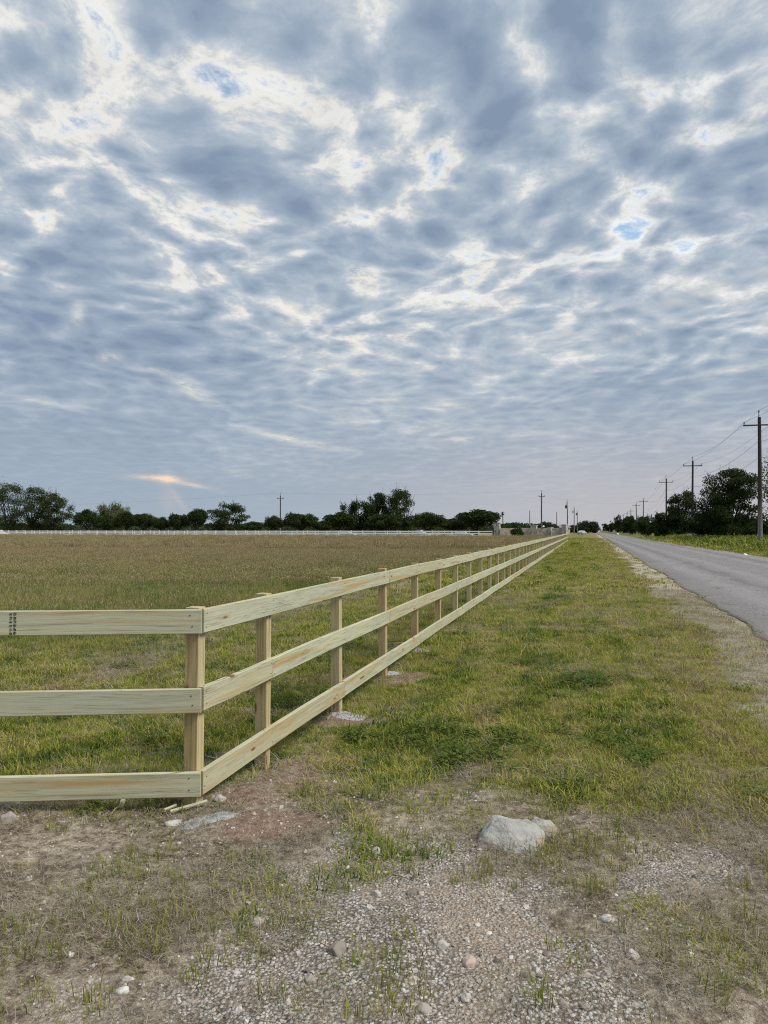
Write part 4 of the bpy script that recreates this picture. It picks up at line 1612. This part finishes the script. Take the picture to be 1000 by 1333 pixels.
names = ('upper left conductor strung along the poles right of the road', 'upper right conductor strung along the poles right of the road', 'topmost wire running over the pole tops right of the road', 'cable strung below the crossarms of the right hand poles', 'lowest cable strung along the right hand poles')
for w in range(5):
    pts = [t[w] for t in tops_r]
    d = pts[0] - pts[1]
    wire([pts[0] + d * .9] + pts, .75 if w < 3 else .9, names[w], .013 if w < 3 else .016)
far_l = tops_l[0][2] + Vector((-190, 40, -.5))
wire([far_l, tops_l[0][2], tops_l[1][2], tops_l[2][0] if len(tops_l[2]) else tops_l[1][2], tops_r[4][2]], .5, 'wire crossing low over the tree line and the road', .010)

# ------------------------------------------------------------------ trees
def m_leaf(col_a, col_b):
    def b(N):
        P = N.n('ShaderNodeNewGeometry').outputs['Position']
        oi = N.n('ShaderNodeObjectInfo').outputs['Random']
        n = N.noise(P, .9, 3, .6)
        f = N.m('ADD', N.smooth(n, .3, .7, 0., .8), N.m('MULTIPLY', oi, .25))
        return {'color': N.mix(f, col_a, col_b), 'leaf': .22}
    return material('leaves', b)


M_LF = [m_leaf((.020, .034, .013), (.058, .082, .028)), m_leaf((.024, .038, .014), (.075, .098, .034)), m_leaf((.075, .095, .035), (.13, .145, .06)), m_leaf((.030, .055, .014), (.075, .115, .030)), m_leaf((.030, .042, .024), (.055, .072, .038))]
M_BARK = flat('bark', (.045, .038, .032), .95, .1, .3, 3.)


def leaf_quads(vs, fs, c, size, r, droop=0.):
    n = Vector((r.gauss(0, 1), r.gauss(0, 1), r.gauss(0, 1) + .3)).normalized()
    a = n.cross(Vector((r.gauss(0, 1), r.gauss(0, 1), r.gauss(0, 1)))).normalized()
    b = n.cross(a)
    L, Wd = size * r.uniform(.7, 1.4), size * r.uniform(.35, .7)
    i = len(vs)
    vs += [c - a * L * .5, c + b * Wd * .5 + a * L * r.uniform(-.2, .2), c + a * L * .5 + Vector((0, 0, -droop * L)), c - b * Wd * .5 + a * L * r.uniform(-.2, .2)]
    fs.append((i, i + 1, i + 2, i + 3))


def build_tree(kind, seed, H, R, nleaf, size, base=.25):
    """returns (crown mesh, trunk mesh): kind = round / tall / wisp / shrub / mound"""
    r = random.Random(seed)
    bm = bmesh.new()
    tips = []
    trunk_h = H * base
    nst = {'round': 1, 'tall': 1, 'full': 2, 'wisp': 3, 'shrub': 4, 'mound': 3}[kind]
    for s_ in range(nst):
        a0 = r.uniform(0, 6.28)
        p0 = Vector((math.cos(a0), math.sin(a0), 0)) * (0 if nst == 1 else R * .10)
        p1 = p0 + Vector((r.uniform(-.04, .04) * H, r.uniform(-.04, .04) * H, trunk_h))
        tr0 = max(.05, .030 * H / math.sqrt(nst))
        bm_tube(bm, [p0 - Vector((0, 0, .3)), p0.lerp(p1, .5) + Vector((r.uniform(-.03, .03) * H, 0, 0)), p1], [tr0 * 1.25, tr0, tr0 * .85], 7)
        nb = {'round': 7, 'tall': 9, 'full': 8, 'wisp': 6, 'shrub': 4, 'mound': 5}[kind]
        for k in range(nb):
            a = a0 + k * 2.4 + r.uniform(-.4, .4)
            if kind == 'tall':
                zt = H * (.35 + .6 * k / nb)
                rd = R * (1 - .75 * (zt / H - .3) / .7) * r.uniform(.5, .85)
            else:
                zt = trunk_h + (H - trunk_h) * r.uniform(.35, .85)
                rd = R * r.uniform(.4, .8)
            e = p0 * .5 + Vector((math.cos(a) * rd, math.sin(a) * rd, zt))
            m_ = p1.lerp(e, .5) + Vector((0, 0, -.04 * H if kind == 'round' else .02 * H))
            bm_tube(bm, [p1 - Vector((0, 0, .1)), m_, e], [tr0 * .55, tr0 * .32, tr0 * .1], 5, False)
            tips.append(e)
    me_t = bpy.data.meshes.new('trunk')
    bm.to_mesh(me_t)
    bm.free()
    me_t.materials.append(M_BARK)
    # clumps the leaves gather in
    cl = []
    if kind == 'round':
        for k in range(26):
            a = r.uniform(0, 6.28)
            el = math.asin(r.uniform(-.35, 1.))
            q = r.uniform(.55, .80)
            c = Vector((math.cos(a) * math.cos(el) * R * q, math.sin(a) * math.cos(el) * R * q, trunk_h + (H - trunk_h) * (.44 + .42 * q * math.sin(el))))
            cl.append((c, R * r.uniform(.22, .40), (H - trunk_h) * r.uniform(.13, .22)))
        cl.append((Vector((0, 0, trunk_h + (H - trunk_h) * .45)), R * .7, (H - trunk_h) * .35))
    elif kind == 'full':
        for k in range(46):
            w = (k + r.random()) / 46
            z = H * (.10 + .82 * w)
            prof = (.62 + .38 * math.sin(min(1., w / .45) * 1.57)) * math.sqrt(max(.05, 1 - max(0, (w - .45) / .60) ** 2))
            rr = R * prof * r.uniform(.3, .85)
            a = r.uniform(0, 6.28)
            cl.append((Vector((math.cos(a) * rr, math.sin(a) * rr, z)), R * r.uniform(.20, .36), H * r.uniform(.06, .11)))
    elif kind == 'mound':
        for k in range(34):
            a = r.uniform(0, 6.28)
            el = math.asin(r.uniform(0., 1.))
            q = r.uniform(.6, .85)
            c = Vector((math.cos(a) * math.cos(el) * R * q, math.sin(a) * math.cos(el) * R * q, H * (.12 + .72 * q * math.sin(el))))
            cl.append((c, R * r.uniform(.16, .30), H * r.uniform(.12, .2)))
        cl.append((Vector((0, 0, H * .4)), R * .75, H * .38))
    elif kind == 'tall':
        for k in range(30):
            w = (k + r.random()) / 30
            z = H * (.08 + .84 * w)
            rr = R * (1 - .60 * max(0, w - .35) / .65) * r.uniform(.2, .85)
            a = r.uniform(0, 6.28)
            cl.append((Vector((math.cos(a) * rr, math.sin(a) * rr, z)), R * r.uniform(.22, .42), H * r.uniform(.06, .11)))
    else:
        for e in tips:
            for q in range(3):
                c = e + Vector((r.gauss(0, .16) * R, r.gauss(0, .16) * R, r.gauss(0, .08) * H))
                c.z = min(max(c.z, H * .12), H * .93)
                cl.append((c, R * r.uniform(.14, .30), H * r.uniform(.08, .16)))
        if kind == 'shrub':
            for k in range(16):
                a = r.uniform(0, 6.28)
                q = R * r.uniform(.2, .85)
                cl.append((Vector((math.cos(a) * q, math.sin(a) * q, H * r.uniform(.1, .5))), R * .25, H * .2))
        else:
            for k in range(22):
                a = r.uniform(0, 6.28)
                q = R * r.uniform(.0, .7)
                cl.append((Vector((math.cos(a) * q, math.sin(a) * q, H * r.uniform(.12, .6))), R * .30, H * .13))
    vs, fs = [], []
    wts = [c[1] ** 2 for c in cl]
    for k in range(nleaf):
        c, rx, rz_ = r.choices(cl, wts)[0]
        d = Vector((r.gauss(0, 1), r.gauss(0, 1), r.gauss(0, 1))).normalized() * (r.random() ** .45)
        leaf_quads(vs, fs, c + Vector((d.x * rx, d.y * rx, d.z * rz_)), size, r)
    if kind in ('wisp', 'shrub', 'tall', 'full'):       # long twigs that break the outline
        for k in range(int(70 * (1 if kind == 'wisp' else .5))):
            c, rx, rz_ = r.choice(cl)
            d = Vector((c.x * .7 + r.gauss(0, .4) * R * .5, c.y * .7 + r.gauss(0, .4) * R * .5, H * r.uniform(.3, .9))).normalized()
            L = H * r.uniform(.10, .20)
            st0 = c + Vector((0, 0, rz_ * .4))
            for q in range(14):
                leaf_quads(vs, fs, st0 + d * (L * q / 13) + Vector((r.gauss(0, .03), r.gauss(0, .03), r.gauss(0, .03))) * H * .25, size * (1 - .5 * q / 13), r)
    me_c = bpy.data.meshes.new('crown')
    me_c.from_pydata([tuple(v) for v in vs], [], fs)
    return me_c, me_t


_tk = {}


def plant_tree(name, kind, var, u, vtop, half_px, D, leafmat, label, cat, group, zbase=None, vbot=None, nleaf=4200, size=None, base=.25, rz=None):
    p = at(u, vtop, D)
    z0 = gz(p.x, p.y) if zbase is None else zbase
    H = p.z - z0
    R = half_px * D / F_PX
    key = (kind, var, leafmat)
    if key not in _tk:
        mc, mt = build_tree(kind, var * 31 + 7, H, R, nleaf, size or max(.16, .0021 * D), base)
        mc.materials.append(M_LF[leafmat])
        _tk[key] = (mc, mt, H, R)
    mc, mt, H0, R0 = _tk[key]
    o = empty(name, (p.x, p.y, z0), random.Random(u).uniform(0, 6.28) if rz is None else rz)
    o.scale = (R / R0, R / R0, H / H0)
    tag(o, label, cat, group)
    link(bpy.data.objects.new('trunk', mt), o)
    link(bpy.data.objects.new('crown', mc), o)
    return o


def wf(u):      # depth of the white fence at a column of the photo
    return 215 - 50 * u / 643


GT = 'trees behind the white fence'
T = [
    ('full', 1, 16, 626, 26, 30, 1, 'tall leafy tree at the left edge, first of three'),
    ('full', 2, 46, 631, 23, 26, 1, 'tall leafy tree in the middle of the three at far left'),
    ('full', 3, 73, 640, 23, 24, 1, 'tall tree right of the other two at far left'),
    ('round', 1, 114, 659, 17, 18, 0, 'round dark tree next to the three tall ones at left'),
    ('wisp', 1, 146, 653, 20, 40, 2, 'pale sparse olive tree rising behind the round dark trees'),
    ('round', 2, 140, 670, 16, 18, 0, 'low round dark tree in front of the pale sparse one'),
    ('round', 3, 165, 662, 13, 16, 0, 'round dark tree just right of the pale sparse one'),
    ('round', 4, 187, 664, 15, 16, 0, 'round dark tree left of the sunbeam, second from the pale one'),
    ('round', 1, 210, 670, 12, 16, 0, 'lowest round dark tree below the orange streak of sky'),
    ('round', 2, 233, 665, 14, 16, 0, 'round dark tree right below the orange streak of sky'),
    ('round', 3, 257, 658, 13, 16, 0, 'taller round dark tree left of the broad shaggy one'),
    ('full', 6, 297, 654, 30, 22, 0, 'broad shaggy dark tree between round trees left of the lone pole'),
    ('round', 4, 330, 676, 14, 22, 0, 'low dark bushy tree left of the lone pole'),
    ('round', 1, 356, 668, 14, 14, 0, 'small round dark tree at the foot of the lone pole'),
    ('round', 2, 392, 664, 24, 14, 0, 'broad round dark tree just right of the lone pole'),
    ('round', 4, 420, 675, 14, 22, 0, 'low dark tree between two broad round ones'),
    ('round', 3, 442, 663, 22, 14, 0, 'broad round dark tree second right of the lone pole'),
    ('wisp', 3, 466, 652, 20, 26, 0, 'feathery dark tree left of the two tall central ones'),
    ('full', 4, 490, 640, 21, 28, 0, 'left one of the two tall dark trees near the centre'),
    ('full', 5, 521, 635, 25, 28, 0, 'right one of the two tall dark trees near the centre'),
    ('round', 2, 506, 665, 27, 14, 0, 'wide round dark tree in front of the two tall central ones'),
    ('round', 1, 556, 663, 25, 14, 0, 'wide round dark tree right of the two tall central ones'),
    ('round', 4, 589, 671, 19, 20, 0, 'low dark tree between two wide round ones right of centre'),
    ('round', 3, 621, 659, 28, 14, 0, 'wide round dark tree at the right end of the white fence'),
]
for (kind, var, u, vt, hp, dD, lm, lab) in T:
    plant_tree('tree', kind, var, u, vt, hp * (1.12 if kind == 'round' else 1.05), wf(u) + dD, lm, lab, 'tree', GT, zbase=0., base=.2 if kind == 'round' else .14, size=.42 if kind == 'round' else .38, nleaf=7500 if kind == 'round' else 11000)
plant_tree('bush', 'mound', 1, 673, 682.5, 11, 155, 3, 'dense green clipped bush in front of the stone wall', 'bush', None, zbase=0., nleaf=5200, size=.22)
GB = 'trees behind the stone wall'
plant_tree('tree', 'mound', 2, 664, 676.5, 20, 230, 1, 'low spreading tree behind the left end of the stone wall', 'tree', GB, zbase=0., nleaf=4500, size=.5)
plant_tree('tree', 'mound', 2, 688, 681, 10, 236, 1, 'small tree behind the middle of the stone wall', 'tree', GB, zbase=0., nleaf=4500, size=.5)
plant_tree('tree', 'mound', 3, 712, 674.5, 20, 240, 4, 'rounded dark tree behind the tallest pole and the stone wall', 'tree', GB, zbase=0., nleaf=5200, size=.5)
plant_tree('tree', 'mound', 4, 764, 673, 19, 400, 4, 'dome shaped tree beside the far end of the road', 'tree', None, zbase=0., nleaf=6000, size=.8)
plant_tree('tree', 'mound', 4, 748, 680, 13, 420, 4, 'lower tree left of the dome shaped one', 'tree', None, zbase=0., nleaf=6000, size=.8)
# palms
M_PALM = m_leaf((.02, .034, .014), (.045, .065, .028))


def palm(u, vtop, D, rpx, label):
    p = at(u, vtop, D)
    R = rpx * D / F_PX
    Hh = p.z - R * 1.1
    o = empty('palm_tree', (p.x, p.y, 0))
    tag(o, label, 'palm')
    bm = bmesh.new()
    bm_tube(bm, [(0, 0, -.3), (.1, 0, Hh * .5), (0, 0, Hh)], [.26, .18, .16], 8)
    bm_obj('trunk', bm, M_BARK, o)
    r = random.Random(int(u))
    vs, fs = [], []
    for k in range(46):
        a, el = r.uniform(0, 6.28), r.uniform(-1.1, 1.4)
        d = Vector((math.cos(a) * math.cos(el), math.sin(a) * math.cos(el), math.sin(el)))
        sd = d.cross(Vector((0, 0, 1))).normalized() if abs(d.z) < .98 else Vector((1, 0, 0))
        c = Vector((0, 0, Hh))
        for j in range(4):      # a fan of narrow leaflets
            w = sd * (j - 1.5) * .28
            e = c + (d + w).normalized() * R * r.uniform(.85, 1.1) + Vector((0, 0, -.12 * R))
            m_ = c + (d + w * .6).normalized() * R * .55
            i = len(vs)
            vs += [c, m_ + sd * R * .07, e, m_ - sd * R * .07]
            fs.append((i, i + 1, i + 2, i + 3))
    mesh_obj('crown', vs, fs, M_PALM, o)


palm(654.5, 665, 300, 3.2, 'lone thin palm above the left end of the stone wall')
palm(599, 667, 260, 2.8, 'small palm top showing between dark trees right of centre')
# right of the road
GRT = 'trees and bushes right of the road'
plant_tree('mesquite_tree', 'full', 7, 950, 607, 46, 112, 0, 'big dark mesquite tree left of the nearest utility pole', 'tree', GRT, nleaf=26000, size=.27, base=.12, rz=.6)
plant_tree('mesquite_tree', 'full', 8, 890, 638, 25, 150, 0, 'shorter mesquite tree behind the second utility pole', 'tree', GRT, nleaf=13000, size=.30, base=.12)
plant_tree('mesquite_tree', 'wisp', 7, 1016, 596, 38, 100, 1, 'sparse tree cut off by the right edge of the photo', 'tree', GRT, nleaf=3000, size=.27, base=.2, rz=2.)
SH = [(872, 668, 22, 150, 1, 'dark bush under the third utility pole'), (846, 672, 19, 185, 2, 'dark bush left of the third utility pole'), (912, 671, 20, 128, 3, 'dark bush left of the grey cabinet'),
      (930, 664, 20, 124, 1, 'dark bush below the left side of the big mesquite'), (976, 668, 22, 122, 2, 'dark bush below the right side of the big mesquite'), (827, 674, 13, 260, 3, 'bush between the fourth and fifth utility poles'),
      (813, 672, 13, 330, 1, 'bush with an uneven top left of the fifth utility pole'), (802, 678, 10, 420, 2, 'small far bush near the end of the right hand hedge'), (793, 682, 8, 520, 3, 'farthest bush of the right hand hedge'),
      (1004, 676, 24, 130, 3, 'low bush behind the nearest utility pole'), (858, 678, 18, 165, 3, 'low bush hiding the foot of the third utility pole')]
for (u, vt, hp, D, var, lab) in SH:
    plant_tree('bush', 'shrub', var, u, vt, hp, D, 0, lab, 'bush', GRT, nleaf=7000, size=.34, base=.08)
# far wood on the horizon, one dark mass
vs, fs = [], []
r = random.Random(77)
NW = 52000
aw = rng.uniform(-40, 40, NW) * math.pi / 180
Dw = np.where(aw < .20, rng.uniform(300, 480, NW), np.where(aw < .285, rng.uniform(600, 950, NW), rng.uniform(200, 520, NW)))
xw, yw = np.tan(aw) * Dw, Dw
okw = ~((xw > road_l(yw) - 14) & (xw < road_r(yw) + np.where(yw > 300, 14, 22)))
hw = (2.6 + 3.0 * fbm(xw, yw * .3, .05, 3, 5)) * np.where((aw < .2) | (aw > .3), 1., .8)
zw = rng.random(NW) ** .8 * hw
for k in np.nonzero(okw)[0]:
    leaf_quads(vs, fs, Vector((xw[k], yw[k], zw[k])), 1.7, r)
o = mesh_obj('far_wood', vs, fs, M_LF[4])
tag(o, 'dark distant belt of trees along the horizon', 'wood', kind='stuff')

# ------------------------------------------------------------------ vehicles, cabinet, brush, litter, house
M_GLASS = flat('car_glass', (.03, .035, .04), .15, .5)
M_TYRE = flat('tyre', (.02, .02, .02), .9, .1)
M_RIM = flat('wheel_rim', (.35, .35, .36), .4, .5)
M_LAMP = flat('lamp_lens', (.6, .6, .58), .2, .5)


def car(name, loc, rz, paint, label, van=False):
    o = empty(name, loc, rz)
    tag(o, label, 'car')
    L, Wd = 4.5, .9
    side = ([(-2.2, .35), (-2.25, .8), (-2.05, 1.0), (-1.7, 1.05), (-1.25, 1.5), (.45, 1.52), (1.05, 1.02), (2.0, .9), (2.25, .7), (2.25, .35)] if not van else
            [(-2.4, .4), (-2.4, 1.0), (-2.35, 1.05), (-.7, 1.05), (-.65, 1.75), (.55, 1.78), (1.1, 1.15), (2.2, 1.05), (2.45, .8), (2.45, .4)])
    vs = [(x, -Wd + (.12 if z > 1.2 else 0), z) for x, z in side] + [(x, Wd - (.12 if z > 1.2 else 0), z) for x, z in side]
    n = len(side)
    fs = [tuple(range(n)), tuple(range(2 * n - 1, n - 1, -1))] + [(i, i + n, (i + 1) % n + n, (i + 1) % n) for i in range(n)]
    bm = bmesh.new()
    bv = [bm.verts.new(v) for v in vs]
    for f in fs:
        bm.faces.new([bv[i] for i in f])
    bmesh.ops.recalc_face_normals(bm, faces=bm.faces[:])
    bmesh.ops.bevel(bm, geom=bm.edges[:], offset=.05, segments=2, affect='EDGES')
    bm_obj('body', bm, paint, o, False)
    for sy in (-1, 1):
        for (x0, x1, xa, xb) in (((-1.15, -.3, -1.0, -.3), (-.22, .85, -.22, .42)) if not van else ((-.55, .15, -.55, .15), (.22, .95, .22, .5))):
            z0, z1 = (1.06, 1.45) if not van else (1.15, 1.68)
            y0, y1 = sy * (Wd + .004 - .02), sy * (Wd - .10)
            v4 = [(x0, y0, z0), (x1, y0, z0), (xb, y1, z1), (xa, y1, z1)]
            v8 = v4 + [(a, b - sy * .05, c) for a, b, c in v4]
            mesh_obj('window', v8, [(0, 1, 2, 3), (7, 6, 5, 4), (0, 4, 5, 1), (1, 5, 6, 2), (2, 6, 7, 3), (3, 7, 4, 0)], M_GLASS, o)
        for x in (-1.4, 1.4):
            bm = bmesh.new()
            bm_tube(bm, [(x, sy * (Wd - .18), .33), (x, sy * (Wd + .01), .33)], [.33, .33], 16)
            w_ = bm_obj('wheel', bm, M_TYRE, o)
            bm = bmesh.new()
            bm_tube(bm, [(x, sy * (Wd - .02), .33), (x, sy * (Wd + .025), .33)], [.2, .18], 12)
            bm_obj('rim', bm, M_RIM, w_)
        bm = bmesh.new()
        bm_box(bm, (2.2, sy * .62 - .16, .62), (2.29 if not van else 2.47, sy * .62 + .16, .78), .02)
        bm_obj('headlight', bm, M_LAMP, o)
    return o


M_CARW = flat('white_car_paint', (.72, .74, .76), .3, .5, .04, .4)
M_CARG = flat('silver_car_paint', (.42, .44, .46), .3, .5, .04, .4)
for (u, D, rz, van, m_, lab, vz) in ((0, 214 + 9, .3, True, M_CARW, 'white pickup cut off by the left edge behind the white fence', 0), (546, 176.5, -.35, True, M_CARG, 'silver pickup parked behind the white fence right of centre', 0),
                                 (602, 172, -.35, False, M_CARG, 'grey car parked behind the white fence near its right end', 0), (452, 186, -.35, False, M_CARG, 'silver car parked behind the white fence at the centre', 0),
                                 (758, 300, .9, False, M_CARG, 'far parked car below the dome shaped tree', 0)):
    p = at(u, 690, D)
    car('parked_car', (p.x, p.y, -.05 if u < 650 else .02), rz, m_, lab, van)
p = at(778.2, 691, 420)
car('oncoming_car', (p.x + .2, p.y, .06), -math.pi / 2 - AF, M_CARW, 'tiny oncoming car at the far end of the road')

p = on_ground(915, 699.5)
cab = empty('utility_cabinet', (p.x, p.y, p.z - .03), -.5)
tag(cab, 'grey metal utility cabinet beside the second pole', 'cabinet')
bm = bmesh.new()
bm_box(bm, (-.7, -.45, -.1), (.7, .45, 1.45), .02)
bm_obj('body', bm, M_GREY, cab)
bm = bmesh.new()
bm_box(bm, (-.75, -.5, 1.45), (.75, .5, 1.52), .02)
bm_obj('lid', bm, M_GREY, cab)
for sx in (-1, 1):
    bm = bmesh.new()
    bm_box(bm, (-.33 + sx * .34, -.475, .05), (.33 + sx * .34, -.45, 1.40), .008)
    dr = bm_obj('door', bm, M_GREY, cab)
    bm = bmesh.new()
    bm_box(bm, (sx * .06 - .02, -.51, .65), (sx * .06 + .02, -.476, .85), .005)
    bm_obj('handle', bm, M_DARK, dr)
# heap of cut branches
M_TWIG = flat('dead_branch', (.17, .13, .10), .95, .1, .35, 4.)
p = on_ground(952, 702)
bm = bmesh.new()
r = random.Random(4)
for k in range(150):
    a = r.uniform(0, 6.28)
    c = Vector((r.gauss(0, 2.2), r.gauss(0, .8), 0))
    c.z = max(.05, .75 * math.exp(-(c.x / 3) ** 2) * r.random() + .05)
    d = Vector((math.cos(a), math.sin(a), r.uniform(-.15, .45))) * r.uniform(.5, 1.3)
    bm_tube(bm, [c - d * .5, c + Vector((0, 0, r.uniform(-.05, .15))), c + d * .5], [.035, .028, .01], 5, False)
o = bm_obj('brush_heap', bm, M_TWIG)
o.location = (p.x, p.y, p.z)
tag(o, 'heap of cut dead branches beside the nearest utility pole', 'brush')


def litter(u, v, rpx, label, seed):
    p = on_ground(u, v)
    s_ = rpx * p.y / F_PX
    return lump('litter', (p.x, p.y, p.z + s_ * .3 + .04), (s_, s_ * .7, s_ * .6), seed, label, 'litter', M_WHITE, seed, sub=2, rough=.35)


litter(970, 724, 3.2, 'crumpled white litter in the grass right of the road', 3)
litter(804.5, 696, 2.2, 'small white scrap at the far right road edge', 8)
# pale outbuilding below the far tree
p = at(727, 690, 330)
h = empty('farm_shed', (p.x, p.y, 0), .2)
tag(h, 'small pale shed behind the right end of the stone wall', 'shed')
M_SHED = flat('shed_render', (.45, .42, .38), .9, .2)
bm = bmesh.new()
bm_box(bm, (-4, -3, 0), (4, 3, 2.7))
w_ = bm_obj('wall', bm, M_SHED, h)
mesh_obj('roof', [(-4.4, -3.4, 2.7), (4.4, -3.4, 2.7), (4.4, 3.4, 2.7), (-4.4, 3.4, 2.7), (-4.4, 0, 4.), (4.4, 0, 4.)], [(0, 1, 5, 4), (2, 3, 4, 5), (0, 4, 3), (1, 2, 5), (3, 2, 1, 0)], flat('shed_roof', (.22, .20, .19), .7, .3), h)
for x in (-2.2, 2.0):
    bm = bmesh.new()
    bm_box(bm, (x - .5, -3.04, 1.0), (x + .5, -2.98, 2.1))
    bm_obj('window', bm, M_GLASS, h)
